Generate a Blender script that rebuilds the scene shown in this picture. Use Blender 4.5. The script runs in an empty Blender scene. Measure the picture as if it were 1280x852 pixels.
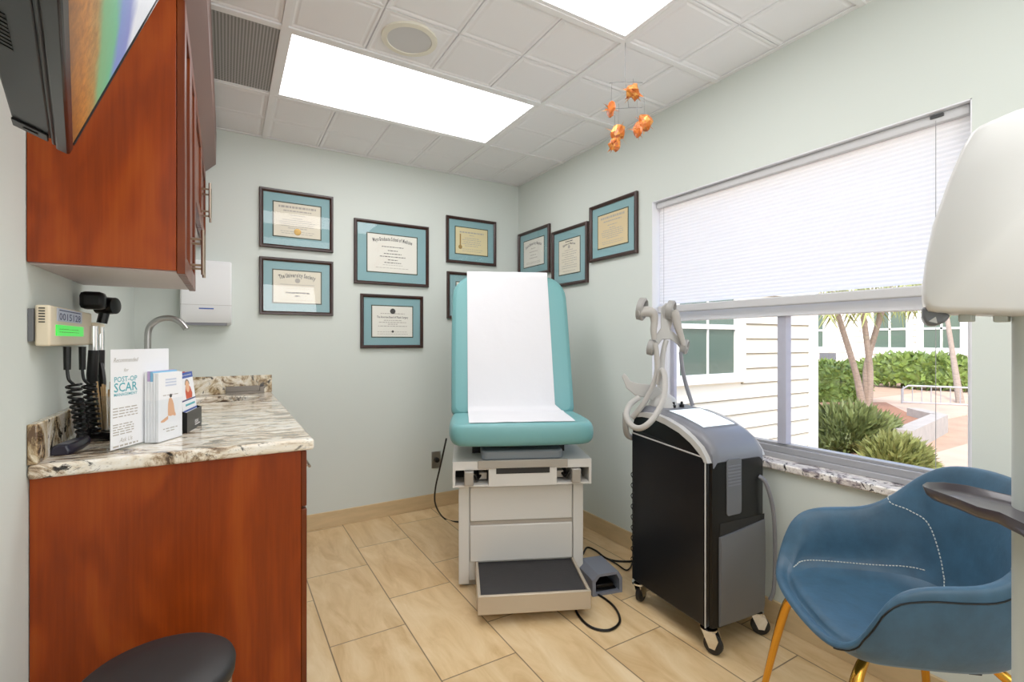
import bpy, bmesh, math, random
from mathutils import Vector, Matrix, noise
random.seed(7)
PI = math.pi
scn = bpy.context.scene
COL = scn.collection

# ------------------------------------------------------------------ survey
# camera at the world origin in plan, 1.203 m up, level, turned 30.7 deg to the right of the room's depth axis
FOC, CX, CY, CAMH = 603.0, 640.0, 426.0, 1.203
CA, SA = 0.8599, 0.5105
def at(px, py, d):
    r = (px - CX) / FOC
    return Vector(((r * CA + SA) * d, (-r * SA + CA) * d, CAMH - (py - CY) / FOC * d))
def atz(px, py, z):
    return at(px, py, (CAMH - z) * FOC / (py - CY))

# ------------------------------------------------------------------ materials
def lin(c):
    return tuple(((v / 255) / 12.92 if v / 255 <= 0.04045 else ((v / 255 + 0.055) / 1.055) ** 2.4) for v in c) + (1.0,)
def new_mat(name):
    m = bpy.data.materials.new(name); m.use_nodes = True
    nt = m.node_tree
    return m, nt, nt.nodes['Principled BSDF'], nt.nodes['Material Output']
def N(nt, typ, **kw):
    n = nt.nodes.new(typ)
    for k, v in kw.items():
        if k in n.inputs: n.inputs[k].default_value = v
        else: setattr(n, k, v)
    return n
def ramp(nt, fac, stops, interp='LINEAR'):
    n = nt.nodes.new('ShaderNodeValToRGB'); cr = n.color_ramp; cr.interpolation = interp
    while len(cr.elements) < len(stops): cr.elements.new(0.5)
    for e, (p, c) in zip(cr.elements, stops): e.position = p; e.color = c
    nt.links.new(fac, n.inputs['Fac']); return n
def plain(name, rgb, rough=0.5, metal=0.0, spec=0.5, bump=0.0, bscale=200.0, var=0.0, vscale=6.0, coat=0.0, emit=0.0, stretch=None, alpha=None):
    m, nt, b, out = new_mat(name)
    b.inputs['Base Color'].default_value = lin(rgb); b.inputs['Roughness'].default_value = rough
    b.inputs['Metallic'].default_value = metal; b.inputs['Specular IOR Level'].default_value = spec
    b.inputs['Coat Weight'].default_value = coat; b.inputs['Coat Roughness'].default_value = 0.08
    tc = N(nt, 'ShaderNodeTexCoord'); src = tc.outputs['Object']
    if stretch:
        mp = N(nt, 'ShaderNodeMapping'); mp.inputs['Scale'].default_value = stretch
        nt.links.new(src, mp.inputs['Vector']); src = mp.outputs['Vector']
    if var:
        n = N(nt, 'ShaderNodeTexNoise', Scale=vscale, Detail=5.0, Roughness=0.6); nt.links.new(src, n.inputs['Vector'])
        c = lin(rgb)
        r = ramp(nt, n.outputs['Fac'], [(0.3, tuple(x * (1 - var) for x in c[:3]) + (1,)), (0.7, tuple(min(1, x * (1 + var)) for x in c[:3]) + (1,))])
        nt.links.new(r.outputs['Color'], b.inputs['Base Color'])
    if bump:
        n = N(nt, 'ShaderNodeTexNoise', Scale=bscale, Detail=3.0); nt.links.new(src, n.inputs['Vector'])
        bp = N(nt, 'ShaderNodeBump', Strength=bump, Distance=0.002); nt.links.new(n.outputs['Fac'], bp.inputs['Height'])
        nt.links.new(bp.outputs['Normal'], b.inputs['Normal'])
    if emit:
        b.inputs['Emission Color'].default_value = lin(rgb); b.inputs['Emission Strength'].default_value = emit
    return m

def wood_mat(name, dark, mid, light, scale=1.0, rough=0.36, coat=0.08):
    m, nt, b, out = new_mat(name)
    tc = N(nt, 'ShaderNodeTexCoord'); mp = N(nt, 'ShaderNodeMapping')
    mp.inputs['Scale'].default_value = (2.4 * scale, 2.4 * scale, 0.9 * scale)
    nt.links.new(tc.outputs['Object'], mp.inputs['Vector'])
    n1 = N(nt, 'ShaderNodeTexNoise', Scale=1.6, Detail=3.0, Distortion=0.6); nt.links.new(mp.outputs['Vector'], n1.inputs['Vector'])
    w = N(nt, 'ShaderNodeMath', operation='MULTIPLY'); w.inputs[1].default_value = 24.0; nt.links.new(n1.outputs['Fac'], w.inputs[0])
    f = N(nt, 'ShaderNodeMath', operation='SINE'); nt.links.new(w.outputs[0], f.inputs[0])
    mp2 = N(nt, 'ShaderNodeMapping'); mp2.inputs['Scale'].default_value = (55, 55, 2.0); nt.links.new(tc.outputs['Object'], mp2.inputs['Vector'])
    n2 = N(nt, 'ShaderNodeTexNoise', Scale=2.0, Detail=6.0, Roughness=0.65); nt.links.new(mp2.outputs['Vector'], n2.inputs['Vector'])
    a = N(nt, 'ShaderNodeMath', operation='MULTIPLY_ADD'); a.inputs[1].default_value = 0.085; nt.links.new(f.outputs[0], a.inputs[0])
    fm = N(nt, 'ShaderNodeMath', operation='MULTIPLY_ADD'); fm.inputs[1].default_value = 0.30; fm.inputs[2].default_value = 0.35; nt.links.new(n2.outputs['Fac'], fm.inputs[0]); nt.links.new(fm.outputs[0], a.inputs[2])
    r = ramp(nt, a.outputs[0], [(0.25, lin(dark)), (0.5, lin(mid)), (0.8, lin(light))])
    nt.links.new(r.outputs['Color'], b.inputs['Base Color'])
    b.inputs['Roughness'].default_value = rough; b.inputs['Coat Weight'].default_value = coat; b.inputs['Coat Roughness'].default_value = 0.2
    b.inputs['Specular IOR Level'].default_value = 0.2
    return m

def granite_mat(name, base1, base2, vein, dark, stretch=(1, 1, 1)):
    m, nt, b, out = new_mat(name)
    tc = N(nt, 'ShaderNodeTexCoord'); mp = N(nt, 'ShaderNodeMapping'); mp.inputs['Scale'].default_value = stretch
    nt.links.new(tc.outputs['Object'], mp.inputs['Vector']); v = mp.outputs['Vector']
    n1 = N(nt, 'ShaderNodeTexNoise', Scale=7.5, Detail=9.0, Roughness=0.72, Distortion=1.6); nt.links.new(v, n1.inputs['Vector'])
    r1 = ramp(nt, n1.outputs['Fac'], [(0.38, lin(vein)), (0.44, lin(base2)), (0.50, lin(base1)), (0.62, lin((246, 241, 232)))])
    n2 = N(nt, 'ShaderNodeTexNoise', Scale=9.0, Detail=8.0, Roughness=0.72, Distortion=2.2); nt.links.new(v, n2.inputs['Vector'])
    r2 = ramp(nt, n2.outputs['Fac'], [(0.40, (1, 1, 1, 1)), (0.445, (0, 0, 0, 1))])
    n3 = N(nt, 'ShaderNodeTexVoronoi', Scale=120.0); nt.links.new(v, n3.inputs['Vector'])
    r3 = ramp(nt, n3.outputs['Distance'], [(0.12, (1, 1, 1, 1)), (0.3, (0, 0, 0, 1))])
    mx = N(nt, 'ShaderNodeMixRGB'); nt.links.new(r2.outputs['Color'], mx.inputs['Fac']); nt.links.new(r1.outputs['Color'], mx.inputs['Color1']); mx.inputs['Color2'].default_value = lin(dark)
    s = N(nt, 'ShaderNodeMath', operation='MULTIPLY'); s.inputs[1].default_value = 0.35; nt.links.new(r3.outputs['Color'], s.inputs[0])
    mx2 = N(nt, 'ShaderNodeMixRGB'); nt.links.new(s.outputs[0], mx2.inputs['Fac']); nt.links.new(mx.outputs['Color'], mx2.inputs['Color1']); mx2.inputs['Color2'].default_value = lin((120, 100, 80))
    nt.links.new(mx2.outputs['Color'], b.inputs['Base Color'])
    b.inputs['Roughness'].default_value = 0.14; b.inputs['Coat Weight'].default_value = 0.3
    return m

def floor_mat():
    m, nt, b, out = new_mat('porcelain_tile')
    tc = N(nt, 'ShaderNodeTexCoord'); sp = N(nt, 'ShaderNodeSeparateXYZ'); nt.links.new(tc.outputs['Object'], sp.inputs[0])
    def M(op, a, bv=None, c=None):
        n = N(nt, 'ShaderNodeMath', operation=op)
        for i, x in enumerate((a, bv, c)):
            if x is None: continue
            if isinstance(x, (int, float)): n.inputs[i].default_value = x
            else: nt.links.new(x, n.inputs[i])
        return n.outputs[0]
    u = M('DIVIDE', M('SUBTRACT', sp.outputs['X'], 0.045), 0.3065)
    ci = M('FLOOR', u); uf = M('SUBTRACT', u, ci)
    # columns shift by about a third of a tile
    v = M('DIVIDE', M('SUBTRACT', sp.outputs['Y'], M('MULTIPLY_ADD', ci, 0.235, -0.145)), 0.635)
    vi = M('FLOOR', v); vf = M('SUBTRACT', v, vi)
    du = M('MULTIPLY', M('MINIMUM', uf, M('SUBTRACT', 1.0, uf)), 0.3065)
    dv = M('MULTIPLY', M('MINIMUM', vf, M('SUBTRACT', 1.0, vf)), 0.635)
    dist = M('MINIMUM', du, dv)
    g = ramp(nt, dist, [(0.0026, (0, 0, 0, 1)), (0.0038, (1, 1, 1, 1))])
    rnd = N(nt, 'ShaderNodeTexWhiteNoise', noise_dimensions='2D'); cb = N(nt, 'ShaderNodeCombineXYZ')
    nt.links.new(ci, cb.inputs[0]); nt.links.new(vi, cb.inputs[1]); nt.links.new(cb.outputs[0], rnd.inputs['Vector'])
    mp = N(nt, 'ShaderNodeMapping'); mp.inputs['Scale'].default_value = (5.0, 1.3, 1); nt.links.new(tc.outputs['Object'], mp.inputs['Vector'])
    off = N(nt, 'ShaderNodeVectorMath', operation='MULTIPLY_ADD'); off.inputs[1].default_value = (7, 7, 7)
    nt.links.new(rnd.outputs['Color'], off.inputs[0]); nt.links.new(mp.outputs['Vector'], off.inputs[2])
    n1 = N(nt, 'ShaderNodeTexNoise', Scale=2.2, Detail=8.0, Roughness=0.62, Distortion=0.7); nt.links.new(off.outputs[0], n1.inputs['Vector'])
    r1 = ramp(nt, n1.outputs['Fac'], [(0.28, lin((190, 152, 102))), (0.5, lin((214, 182, 134))), (0.72, lin((228, 202, 160)))])
    vv = M('MULTIPLY_ADD', rnd.outputs['Value'], 0.12, 0.93)
    hs = N(nt, 'ShaderNodeHueSaturation'); nt.links.new(vv, hs.inputs['Value']); nt.links.new(r1.outputs['Color'], hs.inputs['Color'])
    mx = N(nt, 'ShaderNodeMixRGB'); nt.links.new(g.outputs['Color'], mx.inputs['Fac']); mx.inputs['Color1'].default_value = lin((66, 50, 36)); nt.links.new(hs.outputs['Color'], mx.inputs['Color2'])
    nt.links.new(mx.outputs['Color'], b.inputs['Base Color'])
    b.inputs['Roughness'].default_value = 0.28; b.inputs['Specular IOR Level'].default_value = 0.4
    bp = N(nt, 'ShaderNodeBump', Strength=0.35, Distance=0.002); nt.links.new(g.outputs['Color'], bp.inputs['Height']); nt.links.new(bp.outputs['Normal'], b.inputs['Normal'])
    return m

def glass_mat(name, tint=(1, 1, 1), gloss=0.08, rough=0.02, floor_=0.0):
    m = bpy.data.materials.new(name); m.use_nodes = True; nt = m.node_tree; nt.nodes.clear()
    out = N(nt, 'ShaderNodeOutputMaterial'); t = N(nt, 'ShaderNodeBsdfTransparent'); t.inputs['Color'].default_value = tint + (1,)
    g = N(nt, 'ShaderNodeBsdfGlossy'); g.inputs['Roughness'].default_value = rough
    lw = N(nt, 'ShaderNodeLayerWeight', Blend=0.5); pw = N(nt, 'ShaderNodeMath', operation='POWER'); pw.inputs[1].default_value = 4.0
    ad = N(nt, 'ShaderNodeMath', operation='MULTIPLY_ADD'); ad.inputs[1].default_value = 0.55; ad.inputs[2].default_value = gloss * .6
    nt.links.new(lw.outputs['Facing'], pw.inputs[0]); nt.links.new(pw.outputs[0], ad.inputs[0]); mx = N(nt, 'ShaderNodeMixShader')
    nt.links.new(ad.outputs[0], mx.inputs[0]); nt.links.new(t.outputs[0], mx.inputs[1]); nt.links.new(g.outputs[0], mx.inputs[2])
    nt.links.new(mx.outputs[0], out.inputs['Surface']); return m

def screen_mat():
    m, nt, b, out = new_mat('beach_picture')
    tc = N(nt, 'ShaderNodeTexCoord'); sp = N(nt, 'ShaderNodeSeparateXYZ'); nt.links.new(tc.outputs['UV'], sp.inputs[0])
    n1 = N(nt, 'ShaderNodeTexNoise', Scale=5.0, Detail=5.0); nt.links.new(tc.outputs['UV'], n1.inputs['Vector'])
    a = N(nt, 'ShaderNodeMath', operation='MULTIPLY_ADD'); a.inputs[1].default_value = 0.09; nt.links.new(n1.outputs['Fac'], a.inputs[0]); nt.links.new(sp.outputs['Y'], a.inputs[2])
    r = ramp(nt, a.outputs[0], [(0.05, lin((150, 92, 30))), (0.14, lin((206, 132, 52))), (0.22, lin((186, 146, 80))), (0.26, lin((120, 176, 120))), (0.36, lin((104, 186, 140))), (0.41, lin((120, 146, 205))), (0.50, lin((128, 142, 205))), (0.57, lin((240, 243, 248)))])
    n2 = N(nt, 'ShaderNodeTexNoise', Scale=34.0, Detail=6.0, Roughness=0.75); nt.links.new(tc.outputs['UV'], n2.inputs['Vector'])
    r2 = ramp(nt, n2.outputs['Fac'], [(0.35, (0.45, 0.4, 0.35, 1)), (0.65, (1, 1, 1, 1))])
    land = ramp(nt, a.outputs[0], [(0.20, (1, 1, 1, 1)), (0.27, (0.12, 0.12, 0.12, 1))])
    mx = N(nt, 'ShaderNodeMixRGB', blend_type='MULTIPLY'); nt.links.new(land.outputs['Color'], mx.inputs['Fac']); nt.links.new(r.outputs['Color'], mx.inputs['Color1']); nt.links.new(r2.outputs['Color'], mx.inputs['Color2'])
    nt.links.new(mx.outputs['Color'], b.inputs['Emission Color']); b.inputs['Emission Strength'].default_value = 0.8
    b.inputs['Base Color'].default_value = (0.01, 0.01, 0.01, 1); b.inputs['Roughness'].default_value = 0.3; b.inputs['Specular IOR Level'].default_value = 0.15
    return m

def perforated_mat():
    m, nt, b, out = new_mat('perforated_steel')
    tc = N(nt, 'ShaderNodeTexCoord'); v = N(nt, 'ShaderNodeTexVoronoi', voronoi_dimensions='2D', Scale=85.0, Randomness=0.0); nt.links.new(tc.outputs['Object'], v.inputs['Vector'])
    r = ramp(nt, v.outputs['Distance'], [(0.30, lin((92, 90, 88))), (0.42, lin((172, 170, 168)))])
    nt.links.new(r.outputs['Color'], b.inputs['Base Color']); b.inputs['Roughness'].default_value = 0.6
    return m

def blind_mat():
    m = bpy.data.materials.new('cellular_fabric'); m.use_nodes = True; nt = m.node_tree; nt.nodes.clear()
    out = N(nt, 'ShaderNodeOutputMaterial'); d = N(nt, 'ShaderNodeBsdfDiffuse'); t = N(nt, 'ShaderNodeBsdfTranslucent'); mx = N(nt, 'ShaderNodeMixShader')
    d.inputs['Color'].default_value = lin((250, 250, 251)); t.inputs['Color'].default_value = lin((252, 252, 254)); mx.inputs[0].default_value = 0.5
    nt.links.new(d.outputs[0], mx.inputs[1]); nt.links.new(t.outputs[0], mx.inputs[2]); nt.links.new(mx.outputs[0], out.inputs['Surface'])
    return m

M = {}
M['wall'] = plain('pale_green_paint', (211, 218, 212), 0.65, bump=0.12, bscale=260, spec=0.25)
M['ceiling'] = plain('ceiling_tile_white', (240, 240, 242), 0.8, bump=0.15, bscale=300, spec=0.2)
M['grid'] = plain('grid_white', (238, 238, 239), 0.45)
M['tile'] = floor_mat()
M['base'] = plain('tile_baseboard', (206, 180, 138), 0.3, var=0.10, vscale=5, stretch=(1, 1, 5))
M['cherry'] = wood_mat('cherry_veneer', (94, 30, 3), (138, 52, 10), (170, 78, 20))
M['cherry_d'] = wood_mat('cherry_edge', (72, 26, 8), (104, 44, 14), (128, 60, 22))
M['crown'] = plain('crown_brown', (112, 78, 68), 0.4)
M['under'] = plain('melamine_grey', (196, 184, 184), 0.45)
M['granite'] = granite_mat('granite_cream', (232, 220, 200), (176, 152, 124), (78, 58, 44), (24, 20, 20), (0.7, 1.6, 1.1))
M['granite_s'] = granite_mat('granite_splash', (218, 202, 172), (164, 138, 100), (92, 66, 42), (30, 22, 18), (1.1, 1.1, 0.9))
M['granite_w'] = granite_mat('granite_sill', (222, 214, 208), (170, 160, 160), (100, 92, 98), (40, 34, 34), (1.6, 1.6, 1.6))
M['steel'] = plain('brushed_steel', (176, 174, 172), 0.28, metal=1.0)
M['darksteel'] = plain('dull_steel', (128, 120, 112), 0.45, metal=.6)
M['nickel'] = plain('satin_nickel', (158, 142, 126), 0.3, metal=1.0)
M['chrome'] = plain('chrome', (225, 225, 225), 0.08, metal=1.0)
M['white'] = plain('white_plastic', (232, 233, 234), 0.35, spec=0.4)
M['whitepaint'] = plain('white_enamel', (236, 237, 242), 0.35)
M['alum'] = plain('aluminium_grey', (168, 168, 172), 0.4, metal=0.3)
M['mullion'] = plain('mullion_lavender', (172, 172, 186), 0.45)
M['blind'] = blind_mat()
M['rail'] = plain('blind_rail', (196, 196, 198), 0.45)
M['cordgrey'] = plain('thin_cord', (150, 150, 150), 0.6)
M['glass'] = glass_mat('clear_pane', (1, 1, 1), 0.05)
M['pglass'] = glass_mat('picture_glass', (1, 1, 1), 0.06)
M['jarglass'] = glass_mat('jar_glass', (0.93, 0.95, 0.96), 0.12)
M['acrylic'] = glass_mat('clear_acrylic', (0.97, 0.98, 0.99), 0.08)
M['frame'] = plain('mahogany_frame', (50, 27, 22), 0.3, var=0.3, vscale=30)
M['matteal'] = plain('teal_mat_board', (130, 170, 176), 0.8, bump=0.05)
M['matdark'] = plain('dark_green_fillet', (52, 62, 44), 0.6)
M['paper'] = plain('diploma_paper', (226, 219, 200), 0.8)
M['paper_w'] = plain('diploma_white', (232, 230, 220), 0.8)
M['parch'] = plain('parchment', (222, 208, 160), 0.8)
M['tan'] = plain('tan_parchment', (216, 196, 152), 0.8)
M['ink'] = plain('ink', (64, 60, 58), 0.8)
M['inklight'] = plain('faded_ink', (172, 166, 156), 0.8)
M['gold'] = plain('gold_seal', (168, 132, 66), 0.35, metal=0.6)
M['teal'] = plain('teal_vinyl', (108, 164, 166), 0.38, bump=0.05, bscale=350, spec=0.4)
M['tablewhite'] = plain('table_enamel', (212, 209, 203), 0.35)
M['tablegrey'] = plain('table_grey_steel', (168, 163, 156), 0.35, metal=0.4)
M['pad'] = plain('grey_pad', (124, 132, 140), 0.5)
M['dark'] = plain('dark_void', (20, 19, 19), 0.6)
M['tread'] = plain('rubber_tread', (38, 36, 38), 0.65, var=0.35, vscale=8, stretch=(3, 40, 1))
M['tan_metal'] = plain('step_trim', (190, 176, 156), 0.35, metal=0.35)
M['sheet'] = plain('table_paper', (222, 222, 226), 0.75, bump=0.5, bscale=28)
M['black'] = plain('black_plastic', (10, 10, 11), 0.35, spec=.3)
M['blackgloss'] = plain('black_gloss_panel', (15, 17, 21), 0.3, spec=0.25)
M['blackrub'] = plain('black_rubber', (18, 17, 18), 0.55)
M['navy'] = plain('navy_plastic', (24, 24, 42), 0.35)
M['lgrey'] = plain('light_grey_plastic', (184, 182, 178), 0.4)
M['mgrey'] = plain('machine_grey', (112, 113, 120), 0.35)
M['dgrey'] = plain('panel_grey', (96, 98, 102), 0.4)
M['hosegrey'] = plain('hose_grey', (172, 168, 162), 0.45)
M['cuffgrey'] = plain('bracket_grey', (150, 148, 144), 0.45)
M['scr'] = plain('lit_touchscreen', (226, 236, 244), 0.2, emit=0.75)
M['pedal'] = plain('pedal_grey', (112, 116, 128), 0.5)
M['blue'] = plain('blue_leather', (46, 80, 104), 0.45, bump=0.2, bscale=70, var=0.22, vscale=14, spec=0.45)
bb = M['blue'].node_tree.nodes['Principled BSDF']; bb.inputs['Sheen Weight'].default_value = .35; bb.inputs['Sheen Roughness'].default_value = .4; bb.inputs['Sheen Tint'].default_value = lin((150, 190, 225))
M['stitch'] = plain('pale_thread', (200, 204, 198), 0.7)
M['brass'] = plain('brass', (222, 160, 62), 0.2, metal=1.0)
M['beige'] = plain('beige_plastic', (226, 212, 184), 0.45)
M['lcd'] = plain('green_display', (40, 224, 60), 0.3, emit=0.55)
M['stickerblue'] = plain('pale_blue_sticker', (196, 204, 222), 0.6)
M['darkblue'] = plain('dark_blue_ink', (40, 52, 104), 0.6)
M['tealink'] = plain('teal_ink', (76, 164, 176), 0.7)
M['skin'] = plain('printed_skin', (224, 172, 134), 0.7)
M['redink'] = plain('printed_red', (196, 74, 40), 0.6)
M['blueink'] = plain('printed_blue', (50, 84, 168), 0.5)
M['pinkpaper'] = plain('pink_lilac_paper', (186, 160, 206), 0.6)
M['bluepaper'] = plain('sky_blue_paper', (120, 178, 214), 0.6)
M['whitepaper'] = plain('brochure_white', (236, 237, 240), 0.55)
M['stick'] = plain('wooden_sticks', (208, 170, 120), 0.7)
M['tvgrey'] = plain('tv_housing', (36, 38, 43), 0.45, bump=0.06)
M['tvgloss'] = plain('tv_gloss_bezel', (18, 12, 14), 0.25, spec=.3)
M['tvscreen'] = screen_mat()
M['perf'] = perforated_mat()
M['spk'] = plain('speaker_grille', (206, 206, 206), 0.6, bump=0.5, bscale=500)
M['spkring'] = plain('cream_ring', (232, 228, 212), 0.5)
M['hood'] = plain('glossy_white_shell', (214, 213, 211), 0.32, coat=0.15)
M['column'] = plain('grey_green_column', (186, 192, 186), 0.4)
M['trayplum'] = plain('plum_grey_plastic', (58, 53, 60), 0.3, coat=0.15)
M['orange'] = plain('orange_paper', (188, 96, 26), 0.45, var=0.3, vscale=40)
M['copper'] = plain('copper_foil', (222, 152, 74), 0.3, metal=0.5)
M['wire'] = plain('fine_wire', (110, 110, 112), 0.4)
M['siding'] = plain('cream_siding', (246, 239, 218), 0.6)
M['lapshade'] = plain('painted_lap_shadow', (150, 142, 118), 0.8)
M['sidingtrim'] = plain('white_trim', (248, 247, 240), 0.5)
M['farsiding'] = plain('pale_peach_siding', (238, 228, 214), 0.6)
M['reflglass'] = plain('green_reflection_glass', (84, 104, 92), 0.08, spec=0.6)  # greenish window reflection put into the base colour of the panes
M['ground'] = plain('sandy_ground', (182, 150, 124), 0.9, var=0.12, vscale=3)
M['pavers'] = plain('courtyard_path', (202, 174, 150), 0.9, var=0.1, vscale=2)
M['concrete'] = plain('concrete', (176, 168, 158), 0.85, var=0.1, vscale=8)
M['mulch'] = plain('red_mulch', (156, 110, 84), 0.95, var=0.3, vscale=30)
M['bark'] = plain('palm_bark', (150, 132, 116), 0.9, var=0.25, vscale=14, stretch=(1, 1, 4), bump=0.4, bscale=40)
M['leaf1'] = plain('hedge_leaf', (120, 142, 62), 0.55, var=0.35, vscale=8)
M['leaf2'] = plain('juniper_green', (104, 116, 62), 0.6, var=0.4, vscale=6)
M['leaf2b'] = plain('olive_juniper', (124, 130, 68), 0.6, var=0.35, vscale=7)
M['leaf3'] = plain('lime_leaf', (150, 166, 76), 0.55, var=0.35, vscale=7)
M['frond'] = plain('palm_frond', (140, 146, 78), 0.6, var=0.3, vscale=9)
M['lamp'] = None
def emit_mat(name, rgb, s):
    m = bpy.data.materials.new(name); m.use_nodes = True; nt = m.node_tree; nt.nodes.clear()
    out = N(nt, 'ShaderNodeOutputMaterial'); e = N(nt, 'ShaderNodeEmission', Strength=s); e.inputs['Color'].default_value = lin(rgb)
    nt.links.new(e.outputs[0], out.inputs['Surface']); return m
M['lamp'] = emit_mat('fluorescent_diffuser', (254, 252, 252), 8.0)

# ------------------------------------------------------------------ mesh helpers
class MB:
    def __init__(s): s.v = []; s.f = []; s.mi = []; s.uv = None
    def add(s, vs, fs, mi=0):
        o = len(s.v); s.v += [Vector(p) for p in vs]; s.f += [tuple(i + o for i in f) for f in fs]; s.mi += [mi] * len(fs); return s
    def box(s, a, b, mi=0, T=None):
        x0, y0, z0 = [min(p, q) for p, q in zip(a, b)]; x1, y1, z1 = [max(p, q) for p, q in zip(a, b)]
        vs = [Vector(p) for p in ((x0, y0, z0), (x1, y0, z0), (x1, y1, z0), (x0, y1, z0), (x0, y0, z1), (x1, y0, z1), (x1, y1, z1), (x0, y1, z1))]
        if T: vs = [T @ p for p in vs]
        return s.add(vs, [(3, 2, 1, 0), (4, 5, 6, 7), (0, 1, 5, 4), (1, 2, 6, 5), (2, 3, 7, 6), (3, 0, 4, 7)], mi)
    def quad(s, a, b, c, d, mi=0): return s.add([a, b, c, d], [(0, 1, 2, 3)], mi)
    def loft(s, rings, closed=True, caps=True, mi=0, wrap=False):
        n = len(rings[0]); vs = [p for r in rings for p in r]; fs = []
        m = len(rings)
        for i in range(m if wrap else m - 1):
            for j in range(n if closed else n - 1):
                a = i * n + j; b = i * n + (j + 1) % n; i2 = (i + 1) % m; c = i2 * n + (j + 1) % n; d = i2 * n + j
                fs.append((a, b, c, d))
        if caps and not wrap: fs.append(tuple(range(n))[::-1]); fs.append(tuple(range((m - 1) * n, m * n)))
        return s.add(vs, fs, mi)
    def tube(s, pts, r, n=10, smooth=0, mi=0, closed=False):
        pts = [Vector(p) for p in pts]
        rs = list(r) if isinstance(r, (list, tuple)) else [r] * len(pts)
        if smooth:
            q = []; qr = []; L = len(pts); seg = L if closed else L - 1
            for i in range(seg):
                if closed: p0, p1, p2, p3 = pts[(i - 1) % L], pts[i], pts[(i + 1) % L], pts[(i + 2) % L]
                else: p0, p1, p2, p3 = pts[max(i - 1, 0)], pts[i], pts[i + 1], pts[min(i + 2, L - 1)]
                for k in range(smooth):
                    t = k / smooth
                    q.append(0.5 * ((2 * p1) + (p2 - p0) * t + (2 * p0 - 5 * p1 + 4 * p2 - p3) * t * t + (3 * p1 - p0 - 3 * p2 + p3) * t ** 3))
                    qr.append(rs[i] * (1 - t) + rs[(i + 1) % L] * t)
            if not closed: q.append(pts[-1]); qr.append(rs[-1])
            pts, rs = q, qr
        rings = []; L = len(pts); prev = None
        for i, p in enumerate(pts):
            if closed: t = (pts[(i + 1) % L] - pts[(i - 1) % L])
            else: t = (pts[min(i + 1, L - 1)] - pts[max(i - 1, 0)])
            t.normalize()
            if prev is None:
                a = Vector((0, 0, 1)) if abs(t.z) < 0.9 else Vector((1, 0, 0)); u = t.cross(a).normalized()
            else:
                u = (prev - t * prev.dot(t)); u = u.normalized() if u.length > 1e-6 else t.orthogonal().normalized()
            prev = u; w = t.cross(u)
            rings.append([p + (u * math.cos(2 * PI * k / n) + w * math.sin(2 * PI * k / n)) * rs[i] for k in range(n)])
        return s.loft(rings, mi=mi, wrap=closed)
    def lathe(s, prof, c=(0, 0, 0), n=32, mi=0, axis=None, sx=1, sy=1):
        c = Vector(c); T = Vector((0, 0, 1)).rotation_difference(Vector(axis)).to_matrix() if axis else Matrix.Identity(3)
        rings = [[c + T @ Vector((r * sx * math.cos(2 * PI * k / n), r * sy * math.sin(2 * PI * k / n), z)) for k in range(n)] for r, z in prof]
        return s.loft(rings, mi=mi)
    def prism(s, poly, h, T, mi=0):
        """poly in local xy, extruded along local z by h, mapped by matrix T"""
        n = len(poly)
        return s.loft([[T @ Vector((x, y, 0)) for x, y in poly], [T @ Vector((x, y, h)) for x, y in poly]], mi=mi)
    def build(s, name, mat, parent=None, bevel=0, seg=2, smooth=True, angle=35, sub=0, loc=None, weld=False):
        me = bpy.data.meshes.new(name); off = Vector(loc) if loc is not None else Vector((0, 0, 0))
        me.from_pydata([tuple(p - off) for p in s.v], [], s.f)
        mats = mat if isinstance(mat, (list, tuple)) else [mat]
        for m in mats: me.materials.append(m)
        bm = bmesh.new(); bm.from_mesh(me); bm.faces.ensure_lookup_table()
        for f, k in zip(bm.faces, s.mi): f.material_index = k
        if weld: bmesh.ops.remove_doubles(bm, verts=bm.verts, dist=1e-5)
        bmesh.ops.recalc_face_normals(bm, faces=bm.faces)
        for f in bm.faces: f.smooth = smooth
        bm.to_mesh(me); bm.free()
        if smooth: me.set_sharp_from_angle(angle=math.radians(angle))
        o = bpy.data.objects.new(name, me); COL.objects.link(o); o.location = off
        if parent: o.parent = parent
        if bevel:
            b = o.modifiers.new('bevel', 'BEVEL'); b.width = bevel; b.segments = seg; b.limit_method = 'ANGLE'; b.angle_limit = math.radians(40); b.harden_normals = False
        if sub:
            b = o.modifiers.new('sub', 'SUBSURF'); b.levels = sub; b.render_levels = sub
        return o

def thing(name, label, cat, loc=(0, 0, 0), rz=0.0, group=None):
    o = bpy.data.objects.new(name, None); COL.objects.link(o); o.location = loc; o.rotation_euler = (0, 0, rz)
    o.empty_display_size = 0.05
    o['label'] = label; o['category'] = cat
    if group: o['group'] = group
    return o
def tag(o, label, cat, group=None, kind=None):
    o['label'] = label; o['category'] = cat
    if group: o['group'] = group
    if kind: o['kind'] = kind
    return o
def struct(o): o['kind'] = 'structure'; return o
def rrect(w, h, r, n=6):
    """rounded rectangle centred at 0; r can be 4 radii (bl, br, tr, tl)"""
    if not isinstance(r, (list, tuple)): r = [r] * 4
    P = []
    for (sx, sy, a0, q) in ((-1, -1, PI, r[0]), (1, -1, 1.5 * PI, r[1]), (1, 1, 0, r[2]), (-1, 1, 0.5 * PI, r[3])):
        cx, cy = sx * (w / 2 - q), sy * (h / 2 - q)
        if q < 1e-5: P.append((sx * w / 2, sy * h / 2)); continue
        for k in range(n + 1): a = a0 + 0.5 * PI * k / n; P.append((cx + q * math.cos(a), cy + q * math.sin(a)))
    return P
def frame_T(o, ux, uy):
    ux = Vector(ux).normalized(); uy = Vector(uy).normalized(); uz = ux.cross(uy)
    return Matrix(((ux.x, uy.x, uz.x, o[0]), (ux.y, uy.y, uz.y, o[1]), (ux.z, uy.z, uz.z, o[2]), (0, 0, 0, 1)))
_tc = {}
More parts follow.
